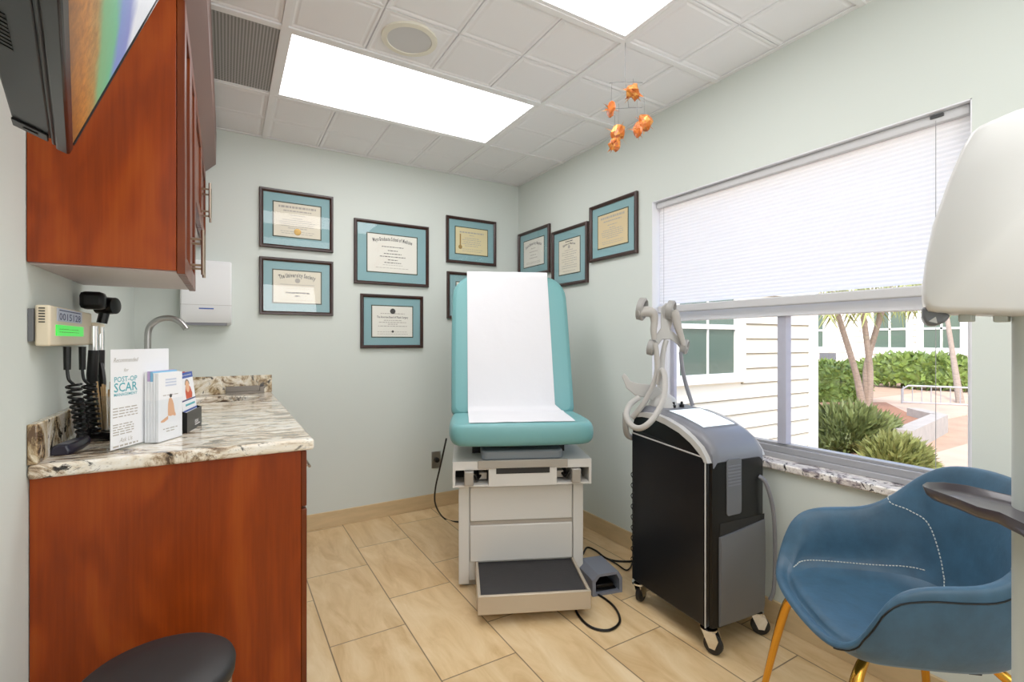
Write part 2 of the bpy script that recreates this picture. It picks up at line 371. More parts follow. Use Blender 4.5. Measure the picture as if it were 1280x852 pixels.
def text_geo(txt, size, shear=0.0):
    off = 0.03 if len(txt) == 1 else 0.0 if shear else 0.012
    k = (txt, size, shear)
    if k not in _tc:
        cu = bpy.data.curves.new('t', 'FONT'); cu.body = txt; cu.size = size; cu.shear = shear; cu.resolution_u = 2; cu.align_x = 'CENTER'; cu.offset = size * off
        o = bpy.data.objects.new('t', cu); COL.objects.link(o); bpy.context.view_layer.update()
        me = bpy.data.meshes.new_from_object(o.evaluated_get(bpy.context.evaluated_depsgraph_get()))
        _tc[k] = ([v.co.copy() for v in me.vertices], [tuple(p.vertices) for p in me.polygons])
        bpy.data.objects.remove(o); bpy.data.curves.remove(cu); bpy.data.meshes.remove(me)
    return _tc[k]
def put_text(mb, txt, size, T, xs=1.0, shear=0.0, mi=0):
    """flat lettering: text lies in local xy of T"""
    vs, fs = text_geo(txt, size, shear)
    mb.add([T @ Vector((v.x * xs, v.y, 0)) for v in vs], fs, mi)
def arc_text(mb, txt, size, T, R, xs=0.75, shear=0.0, mi=0, fit=None):
    adv = []
    for ch in txt: adv.append(size * (0.30 if ch in " il.I" else 0.85 if ch in 'MWm' else 0.60) * xs)
    tot = sum(adv); x = -tot / 2
    if fit: xs *= fit / tot; adv = [a * fit / tot for a in adv]; tot = fit; x = -tot / 2
    for ch, w in zip(txt, adv):
        a = (x + w / 2) / R; x += w
        if ch == ' ': continue
        put_text(mb, ch, size, T @ Matrix.Translation((R * math.sin(a), R * math.cos(a) - R, 0)) @ Matrix.Rotation(-a, 4, 'Z'), xs, shear, mi)
def bar(mb, x0, x1, y, h, T, mi=0):
    mb.add([T @ Vector(p) for p in ((x0, y, 0), (x1, y, 0), (x1, y + h, 0), (x0, y + h, 0))], [(0, 1, 2, 3)], mi)
def words(mb, x0, x1, y, h, T, rnd, mi=0):
    """a line of print too small to read: dashes of word length"""
    x = x0
    while x < x1 - 0.004:
        w = min(rnd.uniform(0.008, 0.022), x1 - x); bar(mb, x, x + w, y, h, T, mi); x += w + 0.004

# ------------------------------------------------------------------ room shell
XL, XR, YB, YF, H = -0.4256, 2.015, 3.294, -1.30, 2.44
struct(MB().box((XL - .15, YF - .15, -.12), (XR + .16, YB + .15, 0)).build('floor', M['tile'], smooth=False))
struct(MB().box((XL - .15, YF - .15, 0), (XL, YB + .15, 2.6)).build('wall_left', M['wall'], smooth=False))
struct(MB().box((XL, YB, 0), (XR, YB + .15, 2.6)).build('wall_back', M['wall'], smooth=False))
struct(MB().box((XL, YF - .15, 0), (XR, YF, 2.6)).build('wall_front', M['wall'], smooth=False))
WY0, WY1, WZ0, WZ1 = 0.565, 1.887, 0.69, 1.966
w = MB()
w.box((XR, YF - .15, 0), (XR + .16, WY0, 2.6)); w.box((XR, WY1, 0), (XR + .16, YB + .15, 2.6))
w.box((XR, WY0, 0), (XR + .16, WY1, WZ0 - .03)); w.box((XR, WY0, WZ1), (XR + .16, WY1, 2.6))
struct(w.build('wall_right', M['wall'], smooth=False))
for nm, a, b in (('baseboard_back', (0.23, YB - .012, 0), (XR, YB, .1)), ('baseboard_right', (XR - .012, YF, 0), (XR, YB - .012, .1)), ('baseboard_left', (XL, YF, 0), (XL + .012, 1.655, .1))):
    o = struct(MB().box(a, b).build(nm, M['base'], bevel=.002))
# ceiling: panels embossed with one foot squares, hung in a grid of tees
gx = [-1.02, 0.20, 1.42, 2.64]; gy = [-1.57, -0.96, -0.35, 0.26, 0.865, 1.475, 2.09, 2.70, 3.31]
fix = {}
cm = MB(); cm.box((XL - .15, YF - .15, H + .012), (XR + .16, YB + .15, H + .14))
def emboss(x0, x1, y0, y1):
    x0c, x1c, y0c, y1c = max(x0, XL), min(x1, XR), max(y0, YF), min(y1, YB)
    if x1c - x0c < .06 or y1c - y0c < .06: return
    def ring(e, z): return [Vector((x0c + e, y0c + e, z)), Vector((x1c - e, y0c + e, z)), Vector((x1c - e, y1c - e, z)), Vector((x0c + e, y1c - e, z))]
    cm.loft([ring(.0, H + .0125), ring(.003, H + .0005), ring(.012, H + .0005), ring(.018, H + .0038), ring(.022, H + .0038), ring(.030, H + .001), ], caps=False)
    cm.add(ring(.030, H + .001), [(0, 1, 2, 3)])
for i in range(len(gx) - 1):
    for j in range(len(gy) - 1):
        for a in range(4):
            for b in range(2):
                sx = (gx[i + 1] - gx[i] - .02) / 4; sy = (gy[j + 1] - gy[j] - .02) / 2
                X0 = gx[i] + .01 + a * sx; Y0 = gy[j] + .01 + b * sy
                if i == 1 and j in (4, 6): continue
                if i == 0 and j == 6 and a >= 2: continue
                emboss(X0, X0 + sx, Y0, Y0 + sy)
struct(cm.build('ceiling', M['ceiling'], smooth=False))
g = MB()
for x in gx[1:3]: g.box((x - .012, YF, H - .006), (x + .012, YB, H + .003))
for y in gy[1:-1]: g.box((XL, y - .012, H - .0061), (XR, y + .012, H + .0029))
g.box((XL, YB - .02, H - .004), (XR, YB, H + .002)); g.box((XR - .02, YF, H - .004), (XR, YB, H + .002)); g.box((XL, YF, H - .004), (XL + .02, YB, H + .002))
g.box((-.41 + .0, 2.09, H - .0055), (-.395, 2.70, H + .003))
struct(g.build('ceiling_grid', M['grid'], smooth=False))
def troffer(x0, x1, y0, y1, label):
    t = thing('ceiling_light', label, 'light', ((x0 + x1) / 2, (y0 + y1) / 2, H), 0, 'recessed ceiling light panels')
    hx, hy = (x1 - x0) / 2, (y1 - y0) / 2
    f = MB()
    for a, b in (((-hx, -hy, -.004), (hx, -hy + .018, .011)), ((-hx, hy - .018, -.004), (hx, hy, .011)), ((-hx, -hy + .018, -.004), (-hx + .018, hy - .018, .011)), ((hx - .018, -hy + .018, -.004), (hx, hy - .018, .011))): f.box(a, b)
    f.build('light_frame', M['grid'], t, smooth=False)
    MB().box((-hx + .018, -hy + .018, .001), (hx - .018, hy - .018, .008)).build('diffuser', M['lamp'], t, smooth=False)
troffer(.212, 1.408, 2.102, 2.688, 'white lit rectangular ceiling panel shown whole, between the perforated vent and the orange mobile')
troffer(.212, 1.408, .877, 1.463, 'bright ceiling light panel whose corner shows at the top edge of the photo')
t = thing('ceiling_vent', 'grey perforated square air return grille in the ceiling beside the wall cabinet', 'vent', (-.097, 2.395, H))
MB().box((-.285, -.292, .001), (.285, .292, .008)).build('perforated_plate', M['perf'], t, smooth=False)
f = MB()
for a, b in (((-.297, -.293, -.003), (.297, -.280, .010)), ((-.297, .280, -.003), (.297, .293, .010)), ((-.297, -.28, -.003), (-.284, .28, .010)), ((.284, -.28, -.003), (.297, .28, .010))): f.box(a, b)
f.build('vent_frame', M['grid'], t, smooth=False)
t = thing('ceiling_speaker', 'round ceiling speaker with cream ring set in a tile', 'speaker', (.649, 1.916, H))
MB().lathe([(.088, -.001), (.09, -.008), (.112, -.006), (.114, .006), (.088, .006)], n=48).build('ring', M['spkring'], t)
MB().lathe([(.001, -.0045), (.09, -.0045), (.09, .004), (.001, .004)], n=48).build('grille', M['spk'], t)

# ------------------------------------------------------------------ window, blind, sill
t = bpy.data.objects.new('window_1', None); COL.objects.link(t); struct(t)
f = MB(); FX0, FX1 = XR + .085, XR + .135
f.box((FX0, WY0, WZ0), (FX1, WY0 + .035, WZ1)); f.box((FX0, WY1 - .035, WZ0), (FX1, WY1, WZ1))
f.box((FX0, WY0 + .035, WZ1 - .03), (FX1, WY1 - .035, WZ1)); f.box((FX0 - .01, WY0 + .035, 1.312), (FX1, WY1 - .035, 1.365))
f.build('window_frame', M['whitepaint'], t, bevel=.003)
f = MB(); f.box((FX0 - .02, WY0, WZ0), (FX0, WY1, WZ0 + .022)); f.box((FX0 - .004, WY0 + .035, WZ0 + .022), (FX1 - .01, WY1 - .035, WZ0 + .05)); f.box((FX0 + .012, WY0 + .035, WZ0 + .05), (FX1, WY1 - .035, WZ0 + .062))
f.build('window_track', M['alum'], t, bevel=.002)
MB().box((FX0 + .002, 1.200, WZ0 + .062), (FX1 - .005, 1.238, 1.312)).build('mullion', M['mullion'], t, bevel=.002)
MB().box((FX0 + .02, WY1 - .06, WZ0 + .05), (FX1 - .006, WY1 - .035, 1.312)).build('sash_stile', M['mullion'], t, bevel=.002)
MB().quad((FX0 + .025, WY0 + .03, WZ0 + .05), (FX0 + .025, WY1 - .03, WZ0 + .05), (FX0 + .025, WY1 - .03, WZ1 - .02), (FX0 + .025, WY0 + .03, WZ1 - .02)).build('pane', M['glass'], t, smooth=False)
j = MB()
j.box((XR + .001, WY1 - .004, WZ0), (XR + .16, WY1, WZ1)); j.box((XR + .001, WY0, WZ0), (XR + .16, WY0 + .004, WZ1)); j.box((XR + .001, WY0, WZ1 - .004), (XR + .16, WY1, WZ1))
j.build('jamb_lining', M['whitepaint'], t, smooth=False)
tag(MB().box((XR - .025, WY0 - .015, WZ0 - .03), (XR + .0849, WY1 + .015, WZ0)).build('window_sill', M['granite_w'], bevel=.006), 'speckled granite window sill under the window', 'window sill')
bpy.data.objects['window_sill']['kind'] = 'structure'
t = thing('window_blind', 'white cellular shade pulled halfway down over the window', 'blind', (XR + .045, (WY0 + WY1) / 2, WZ1))
BW = (WY1 - WY0) / 2 - .012
MB().box((-.022, -BW, -.038), (.02, BW, -.005)).build('head_rail', M['rail'], t, bevel=.004)
zt, zb = -.038, -.566; n = 64; prof = []
for k in range(n + 1): prof.append(((-.0042 if k % 2 else -.001) , zt + (zb - zt) * k / n))
b = MB(); b.loft([[Vector((x, -BW + .004, z)) for x, z in prof], [Vector((x, BW - .004, z)) for x, z in prof]], closed=False, caps=False)
b.build('pleated_shade', M['blind'], t, smooth=False)
MB().box((-.014, -BW, -.611), (.01, BW, -.572)).build('bottom_rail', M['rail'], t, bevel=.006)
c = MB(); c.tube([(-.026, -.565, -.03), (-.026, -.565, -1.20)], .0011, 6); c
c.build('cord', M['cordgrey'], t); MB().tube([(-.02, .6, -.03), (-.02, .6, -.56)], .0009, 6).build('cord', M['cordgrey'], t)
MB().box((-.028, -.585, -.02), (-.021, -.55, -.01)).build('cord_lock', M['black'], t)

# ------------------------------------------------------------------ base cabinet, countertop, sink
CXR = .224; CYF = 1.66
t = thing('base_cabinet', 'cherry wood base cabinet under the granite countertop', 'cabinet', (0, CYF, 0))
D = YB - .002 - CYF
MB().box((XL + .002, 0, 0), (.206, .019, .856)).build('end_panel', M['cherry'], t, bevel=.001)
MB().box((XL + .002, .019, .09), (.19, D, .66)).build('carcass', M['cherry_d'], t)
MB().box((XL + .002, .019, 0), (.13, D, .09)).build('toe_kick', M['cherry_d'], t)
f = MB()
f.box((.19, .019, .66), (.205, D, .7)); f.box((.19, .019, .84), (.205, D, .856)); f.box((.19, .019, .7), (.205, .04, .84))
f.build('face_frame', M['cherry_d'], t)
for k in range(4):
    y0 = .002 + k * D / 4; y1 = (k + 1) * D / 4 - .004
    d = MB().box((.206, y0, .095), (.224, y1, .668)).build('door', M['cherry_d'], t, bevel=.003)
    dr = MB().box((.206, y0, .676), (.2235, y1, .853)).build('drawer', M['cherry_d'], t, bevel=.003)
    if k: pass
    MB().tube([(.25, y1 - .05, .50), (.25, y1 - .05, .64)], .005, 8).tube([(.224, y1 - .05, .52), (.25, y1 - .05, .52)], .004, 8).tube([(.224, y1 - .05, .62), (.25, y1 - .05, .62)], .004, 8).build('handle', M['nickel'], d)
    ym = (y0 + y1) / 2
    MB().tube([(.25, ym - .07, .77), (.25, ym + .07, .77)], .005, 8).tube([(.2235, ym - .05, .77), (.25, ym - .05, .77)], .004, 8).tube([(.2235, ym + .05, .77), (.25, ym + .05, .77)], .004, 8).build('handle', M['nickel'], dr)
# countertop with an oval sink cut-out
CZ0, CZ1 = .857, .893
t = thing('countertop', 'cream and brown granite countertop on the cherry base cabinet', 'countertop', (0, 0, 0))
bm = bmesh.new()
def ringv(z):
    o = [bm.verts.new(p) for p in ((XL + .001, 1.641, z), (.243, 1.641, z), (.243, YB - .001, z), (XL + .001, YB - .001, z))]
    i = [bm.verts.new((-.06 + .22 * math.cos(2 * PI * k / 40), 3.01 + .145 * math.sin(2 * PI * k / 40), z)) for k in range(40)]
    return o, i
rings = [ringv(CZ0), ringv(CZ1)]
for o, i in rings:
    es = [bm.edges.new((o[k], o[(k + 1) % 4])) for k in range(4)] + [bm.edges.new((i[k], i[(k + 1) % 40])) for k in range(40)]
    bmesh.ops.triangle_fill(bm, edges=es, use_beauty=True)
for q in (0, 1):
    n = len(rings[0][q])
    for k in range(n): bm.faces.new((rings[0][q][k], rings[0][q][(k + 1) % n], rings[1][q][(k + 1) % n], rings[1][q][k]))
bmesh.ops.recalc_face_normals(bm, faces=bm.faces)
me = bpy.data.meshes.new('slab'); bm.to_mesh(me); bm.free(); me.materials.append(M['granite'])
o = bpy.data.objects.new('slab', me); COL.objects.link(o); o.parent = t
b = o.modifiers.new('bevel', 'BEVEL'); b.width = .010; b.segments = 4; b.limit_method = 'ANGLE'; b.angle_limit = math.radians(60)
s = MB(); s.box((XL + .0005, 1.645, CZ1), (XL + .02, YB - .021, CZ1 + .102)); tag(s.build('granite_backsplash', M['granite_s'], bevel=.003), 'low granite upstand along the left wall behind the brochures', 'backsplash')
s = MB(); s.box((XL + .0005, YB - .02, CZ1), (.243, YB - .0005, CZ1 + .105)); tag(s.build('granite_backsplash', M['granite_s'], bevel=.003), 'short granite upstand on the back wall at the far end of the counter', 'backsplash')
t = thing('sink', 'oval undermount steel sink at the far end of the granite counter', 'sink', (-.06, 3.01, CZ0 - .002))
MB().lathe([(1.12, 0), (1.03, -.002), (1.0, -.02), (.9, -.13), (.6, -.155), (.1, -.16), (.1, -.163), (.62, -.159), (.93, -.135), (1.03, -.02), (1.12, -.004)], n=40, sx=.22, sy=.145).build('basin', M['steel'], t)
MB().lathe([(.001, -.156), (.022, -.156), (.022, -.159), (.001, -.159)], n=20).build('drain', M['chrome'], t)
t = thing('faucet', 'brushed steel gooseneck faucet at the sink by the left wall', 'faucet', (-.345, 3.10, CZ1))
pts = [(0, 0, .02), (0, 0, .2), (0, 0, .33)] + [(.085 - .085 * math.cos(a), -.0 - .03 * (1 - math.cos(a)) / 2, .345 + .085 * math.sin(a)) for a in [i * PI / 8 for i in range(1, 7)]] + [(.168, -.035, .372)]
MB().tube(pts, .0155, 16, smooth=4).build('spout', M['steel'], t)
MB().lathe([(.027, 0), (.027, .012), (.02, .02), (.02, .03)], n=24).build('base', M['steel'], t)
MB().tube([(.012, -.01, .13), (.03, -.02, .15), (.075, -.03, .215)], [.010, .008, .007], 10).build('lever', M['steel'], t)
t = thing('steel_tray', 'low stainless steel tray standing against the granite backsplash behind the sink', 'tray', (.1, 3.235, CZ1 + .0), 0)
tt = MB(); tt.box((-.10, .018, .012), (.075, .022, .045)); tt.box((-.10, .002, 0), (.10, .022, .012)); tt.box((.075, .014, .012), (.10, .022, .038))
tt.build('tray_body', M['darksteel'], t, bevel=.003)

# ------------------------------------------------------------------ wall cabinets
t = thing('wall_cabinet', 'tall cherry wood wall cabinet with slab end above the counter', 'cabinet', (0, 1.641, 0))
UX = -.119
MB().box((XL + .002, 0, 1.40), (UX, .019, 2.20)).build('end_panel', M['cherry'], t, bevel=.001)
MB().box((XL + .002, .019, 1.397), (UX, .556, 1.412)).build('bottom_panel', M['under'], t)
MB().box((XL + .002, .019, 1.412), (UX - .0, .556, 2.20)).build('carcass', M['cherry_d'], t)
def shaker(mb, x, y0, y1, z0, z1, th=.02, rail=.055):
    mb.box((x, y0, z0), (x + th, y0 + rail, z1)); mb.box((x, y1 - rail, z0), (x + th, y1, z1))
    mb.box((x, y0 + rail, z0), (x + th, y1 - rail, z0 + rail)); mb.box((x, y0 + rail, z1 - rail), (x + th, y1 - rail, z1))
    mb.box((x, y0 + rail, z0 + rail), (x + th - .009, y1 - rail, z1 - rail))
def pull(y, z0, z1, x, par):
    MB().tube([(x + .034, y, z0), (x + .034, y, z1)], .0055, 10).tube([(x, y, z0 + .03), (x + .034, y, z0 + .03)], .0042, 8).tube([(x, y, z1 - .03), (x + .034, y, z1 - .03)], .0042, 8).build('handle', M['nickel'], par)
for y0, y1, yh in ((.001, .277, .235), (.281, .556, .323)):
    d = MB(); shaker(d, UX + .001, y0, y1, 1.392, 2.165)
    d = d.build('door', M['cherry_d'], t, bevel=.002); pull(yh, 1.42, 1.565, UX + .021, d)
t2 = thing('wall_cabinet', 'short cherry wall cabinet over the sink, beyond the tall one', 'cabinet', (0, 2.20, 0))
D2 = YB - .002 - 2.20
MB().box((XL + .002, 0, 1.75), (UX, D2, 2.20)).build('carcass', M['cherry_d'], t2)
MB().box((XL + .003, .001, 1.742), (UX - .001, D2, 1.75)).build('bottom_panel', M['under'], t2)
for y0, y1, yh in ((.003, D2 / 2 - .002, D2 / 2 - .05), (D2 / 2 + .002, D2 - .002, D2 / 2 + .05)):
    d = MB(); shaker(d, UX + .001, y0, y1, 1.745, 2.165)
    d = d.build('door', M['cherry_d'], t2, bevel=.002); pull(yh, 1.785, 1.95, UX + .021, d)
c = MB(); prof = [(UX + .001, 2.168), (UX + .014, 2.168), (UX + .071, 2.224), (UX + .074, 2.40), (UX + .001, 2.40)]
c.loft([[Vector((x, 1.60, z)) for x, z in prof], [Vector((x, YB - .02, z)) for x, z in prof]])
c.box((XL + .002, 1.600, 2.201), (UX + .0, YB - .02, 2.40))
tag(c.build('crown_molding', M['crown'], smooth=False), 'brown crown moulding running along the top of the wall cabinets', 'moulding')

# ------------------------------------------------------------------ television
C0 = Vector((-.272, 1.297, 1.578)); yaw = math.radians(11.2)
t = thing('television', 'flat screen television tilted down on a wall mount showing a beach', 'television', C0, 0)
u = Vector((math.sin(yaw), -math.cos(yaw), 0))                       # along the bottom edge, towards the door
tilt = math.radians(21)
nrm0 = Vector((math.cos(yaw), math.sin(yaw), 0)); vup = (nrm0 * math.sin(tilt) + Vector((0, 0, 1)) * math.cos(tilt)).normalized()
TT = frame_T((0, 0, 0), u, vup)   # local x along bottom, y up the screen, z = u x v
zdir = u.cross(vup)
sgn = 1 if zdir.dot(nrm0) > 0 else -1
def tv(x, y, z): return TT @ Vector((x, y, z * sgn))
def tvbox(mb, a, b): mb.box(a, b); mb.v[-8:] = [tv(*p) for p in mb.v[-8:]]
W_, H_ = .92, .54
m = MB(); tvbox(m, (0, 0, -.022), (W_, .020, 0)); tvbox(m, (0, H_ - .02, -.022), (W_, H_, 0)); tvbox(m, (0, .020, -.022), (.012, H_ - .02, 0)); tvbox(m, (W_ - .012, .020, -.022), (W_, H_ - .02, 0))
m.build('bezel', M['tvgloss'], t, bevel=.004)
m = MB(); m.quad(tv(.012, .020, -.003), tv(W_ - .012, .020, -.003), tv(W_ - .012, H_ - .02, -.003), tv(.012, H_ - .02, -.003))
o = m.build('screen', M['tvscreen'], t, smooth=False)
uvl = o.data.uv_layers.new(name='UVMap')
cs = {0: (0, 0), 1: (1, 0), 2: (1, 1), 3: (0, 1)}
for lp in o.data.loops: uvl.data[lp.index].uv = cs[lp.vertex_index]
m = MB(); tvbox(m, (.004, .004, -.03), (W_ - .004, H_ - .004, -.022)); tvbox(m, (.02, .008, -.088), (W_ - .02, H_ - .06, -.03)); m.build('housing', M['tvgrey'], t, bevel=.008)
m = MB(); tvbox(m, (.012, .0035, -.086), (.05, .0078, -.034)); tvbox(m, (.026, .0015, -.07), (.036, .0034, -.048)); m.build('port_panel', M['black'], t, bevel=.001)
m = MB()
for k in range(9): tvbox(m, (.36 + k * .012, .0065, -.083), (.366 + k * .012, .0085, -.060))
m.build('vent_slots', M['black'], t)
m = MB(); tvbox(m, (.30, .10, -.12), (.62, .42, -.085)); m.build('mount_plate', M['black'], t, bevel=.006)
a = tv(.46, .26, -.12); wl = Vector((XL + .002 - C0.x, a.y, a.z))
MB().tube([a, (a + wl) / 2 + Vector((0, .06, 0)), wl], .03, 10).box(wl + Vector((0, -.09, -.14)), wl + Vector((.022, .09, .14))).build('mount_arm', M['black'], t)
m = MB(); m.tube([tv(.28, .02, -.09), tv(.27, -.01, -.12), tv(.22, .02, -.13)], .008, 8, smooth=3); m.build('cable', M['black'], t)

# ------------------------------------------------------------------ towel dispenser, outlet
t = thing('paper_towel_dispenser', 'white wall-mounted paper towel dispenser on the back wall behind the cabinet', 'dispenser', (-.092, YB - .001, 1.295))
p = [(0, 0), (0, .36), (-.10, .36), (-.115, .33), (-.118, .06), (-.09, .012), (-.06, 0)]
MB().loft([[Vector((x, y, z)) for y, z in p] for x in (-.122, .122)]).build('cover', M['white'], t, bevel=.008)
MB().box((-.035, -.1195, .085), (.035, -.1185, .092)).build('logo_mark', M['blueink'], t)
MB().box((-.1, -.088, -.004), (.1, -.03, .012)).build('paper_slot', M['mgrey'], t)
MB().box((-.1225, -.119, .108), (.1225, -.002, .110)).build('seam', M['lgrey'], t)
t = thing('wall_outlet', 'steel electrical outlet plate with a black plug low on the back wall', 'outlet', (1.314, YB - .001, .343))
MB().box((-.036, -.006, -.06), (.036, 0, .06)).build('cover_plate', M['steel'], t, bevel=.002)
MB().lathe([(.018, 0), (.018, .018), (.010, .024), (.002, .025)], c=(0, -.006, 0), n=18, axis=(0, -1, 0)).build('plug', M['black'], t)

# ------------------------------------------------------------------ framed diplomas
def diploma(X, Z, w, h, side, paper, label, kind, mw=None, seed=0):
    if side == 'back': loc = (X, YB - .002, Z); rz = 0
    else: loc = (XR - .002, X, Z); rz = -PI / 2
    t = thing('framed_diploma', label, 'picture frame', loc, rz, 'framed diplomas on the walls')
    fw = .022; hw, hh = w / 2, h / 2
    f = MB()
    def rg(e, y): return [Vector((-hw + e, y, -hh + e)), Vector((hw - e, y, -hh + e)), Vector((hw - e, y, hh - e)), Vector((-hw + e, y, hh - e))]
    f.loft([rg(0, 0), rg(0, -.018), rg(.004, -.023), rg(.012, -.023), rg(fw - .004, -.017), rg(fw, -.014), rg(fw, 0)], caps=False, wrap=True)
    f.build('frame', M['frame'], t, smooth=False)
    m_ = mw or min(w, h) * .155
    MB().box((-hw + fw, -.008, -hh + fw), (hw - fw, -.002, hh - fw)).build('mat_board', M['matteal'], t, smooth=False)
    pw, ph = hw - fw - m_, hh - fw - m_
    MB().box((-pw - .007, -.0092, -ph - .007), (pw + .007, -.008, ph + .007)).build('fillet', M['matdark'], t, smooth=False)
    pp = MB().box((-pw, -.0102, -ph), (pw, -.0092, ph)).build('certificate', M[paper], t, smooth=False)
    T = frame_T((0, -.0106, 0), (1, 0, 0), (0, 0, 1)); ink = MB(); hd = MB(); em = MB(); rn = random.Random(seed)
    S = 2 * pw
    def lines(ys, half, hgt, mi=1):
        for y, hf in zip(ys, half): words(ink, -hf * S, hf * S, y * ph, hgt, T, rn, mi)
    if kind == 'society':
        arc_text(hd, 'The University Society', .036, T @ Matrix.Translation((0, ph * .62, 0)), .34, .62, fit=S * .76)
        em.lathe([(.011, 0), (.015, .0004)], c=T @ Vector((0, ph * .40, 0)), n=20, axis=(0, -1, 0), mi=1)
        lines((.12, .0, -.12), (.36, .37, .30), .0035); lines((-.42, -.62), (.25, .05), .009, 0); lines((-.85,), (.36,), .003)
    elif kind == 'school':
        arc_text(hd, 'Mayo Graduate School of Medicine', .036, T @ Matrix.Translation((0, ph * .70, 0)), .62, .60, fit=S * .80)
        lines((.35, .15, -.02, -.18, -.35, -.5), (.22, .10, .18, .26, .10, .17), .005, 0); lines((-.62, -.78), (.20, .34), .003)
    elif kind == 'board':
        em.lathe([(.010, 0), (.019, .0003), (.019, .0006), (.010, .0006)], c=T @ Vector((0, ph * .68, 0)), n=20, axis=(0, -1, 0), mi=0)
        put_text(hd, 'The American Board of Plastic Surgery', .021, T @ Matrix.Translation((0, ph * .22, 0)), .66)
        lines((.5, .05, -.08, -.2, -.33), (.3, .22, .34, .12, .36), .0045); lines((-.7, -.84), (.38, .38), .003)
        em.lathe([(.001, 0), (.009, .0003)], c=T @ Vector((0, -ph * .66, 0)), n=6, axis=(0, -1, 0), mi=0)
    elif kind == 'arc':
        arc_text(hd, 'State University Hospital', .030, T @ Matrix.Translation((0, ph * .6, 0)), .26, .58, fit=S * .8)
        lines((.3, .05, -.2, -.42), (.12, .2, .16, .2), .005); lines((-.72, -.82), (.36, .36), .003)
    elif kind == 'portrait':
        lines((.86,), (.18,), .007, 0); arc_text(hd, 'Diploma in Medicine', .02, T @ Matrix.Translation((0, ph * .70, 0)), .2, .6, fit=S * .6)
        em.lathe([(.004, 0), (.013, .0003)], c=T @ Vector((0, ph * .56, 0)), n=6, axis=(0, -1, 0), mi=1)
        lines([.36 - .13 * k for k in range(9)], [.36 if k % 3 else .22 for k in range(9)], .004); lines((-.86,), (.3,), .003)
    elif kind == 'ribbon':
        lines((.60,), (.38,), .010, 1); lines((.42, .2, .06, -.1, -.25, -.4), (.08, .22, .3, .26, .3, .22), .0045); lines((-.65, -.8), (.36, .3), .003)
    else:
        lines((.72,), (.40,), .013, 1); lines((.52,), (.30,), .007); lines((.28, .1, -.02, -.14, -.26, -.38, -.5), (.16, .1, .32, .38, .36, .34, .2), .0045); lines((-.7, -.82), (.36, .34), .003)
    ink.build('lettering', [M['ink'], M['inklight']], pp, smooth=False)
    if hd.v: hd.build('heading_lettering', M['ink'], pp, smooth=False)
    if em.v: em.build('printed_emblem', [M['ink'], M['inklight']], pp, smooth=False)
    if kind == 'seal':
        MB().lathe([(.001, .0012), (.016, .0012), (.021, .0002), (.021, -.001)], c=(.0, -.0102, -ph * .68), n=24, axis=(0, -1, 0)).build('gold_seal', M['gold'], pp)
    if kind == 'ribbon':
        q = MB().lathe([(.001, .0012), (.014, .0012), (.017, -.001)], c=(-pw * .72, -.0102, -ph * .5), n=12, axis=(0, -1, 0)); q.box((-pw * .72 - .005, -.0112, -ph * .4), (-pw * .72 + .005, -.0102, ph * .5)); q.build('ribbon_seal', M['gold'], pp)
    MB().quad((-hw + fw, -.0135, -hh + fw), (hw - fw, -.0135, -hh + fw), (hw - fw, -.0135, hh - fw), (-hw + fw, -.0135, hh - fw)).build('glass_pane', M['pglass'], t, smooth=False)
diploma(.3875, 1.954, .425, .362, 'back', 'paper', 'framed diploma with round gold seal at bottom centre, upper left of the back wall', 'seal', seed=1)
diploma(.3875, 1.540, .425, .350, 'back', 'paper', 'framed diploma with arched blackletter heading and small crest, lower left of the back wall', 'society', seed=2)
diploma(.992, 1.802, .522, .433, 'back', 'paper_w', 'largest framed diploma, white sheet with arched medical school heading', 'school', seed=3)
diploma(.9915, 1.337, .437, .366, 'back', 'paper_w', 'framed board certificate with round emblem at top, lowest on the back wall', 'board', seed=4)
diploma(1.5965, 1.952, .415, .345, 'back', 'parch', 'framed yellowish diploma with gold ribbon seal at its left, near the room corner', 'ribbon', seed=5)
diploma(1.6, 1.541, .41, .347, 'back', 'paper_w', 'framed diploma mostly hidden behind the exam table backrest', 'plain', seed=6)
diploma(3.055, 1.872, .425, .352, 'right', 'paper_w', 'framed diploma on the window wall nearest the room corner', 'arc', seed=7)
diploma(2.615, 1.777, .39, .395, 'right', 'paper', 'upright framed diploma, middle of the three on the window wall', 'portrait', mw=.06, seed=8)
diploma(2.19, 1.877, .41, .352, 'right', 'tan', 'framed tan diploma on the window wall closest to the window', 'plain', seed=9)

# ------------------------------------------------------------------ exam table
RZ = math.radians(-24.7)
t = thing('exam_table', 'medical exam table with teal vinyl back and seat on a white cabinet base', 'exam table', (1.256, 2.022, 0), RZ)
MB().box((-.295, .03, .0), (.295, .70, .05)).build('plinth', M['tablegrey'], t)
MB().box((-.309, .012, .03), (.309, .72, .505)).build('cabinet_body', M['tablewhite'], t, bevel=.003)
for sx in (-1, 1): MB().box((sx * .258, -.004, .02), (sx * .309, .0119, .505)).build('corner_post', M['tablewhite'], t, bevel=.003)
for z0, z1 in ((.322, .492), (.125, .302)): MB().box((-.254, -.004, z0), (.254, .0118, z1)).build('drawer', M['tablewhite'], t, bevel=.005)
MB().box((-.252, .001, .303), (.252, .0117, .321)).build('drawer_gap', M['tablegrey'], t)
h = MB(); h.box((-.337, -.055, .588), (.337, .72, .628)); h.box((-.337, -.055, .506), (-.325, .72, .588)); h.box((.325, -.055, .506), (.337, .72, .588))
h.box((-.165, -.055, .506), (.165, .72, .588)); h.box((-.325, .10, .506), (-.165, .72, .588)); h.box((.165, .10, .506), (.325, .72, .588)); h.box((-.325, -.05, .506), (-.165, .1, .514)); h.box((.165, -.05, .506), (.325, .1, .514))
h.build('head_frame', M['tablewhite'], t, smooth=False)
MB().box((-.13, -.057, .566), (.13, -.054, .594)).build('slot', M['dark'], t)
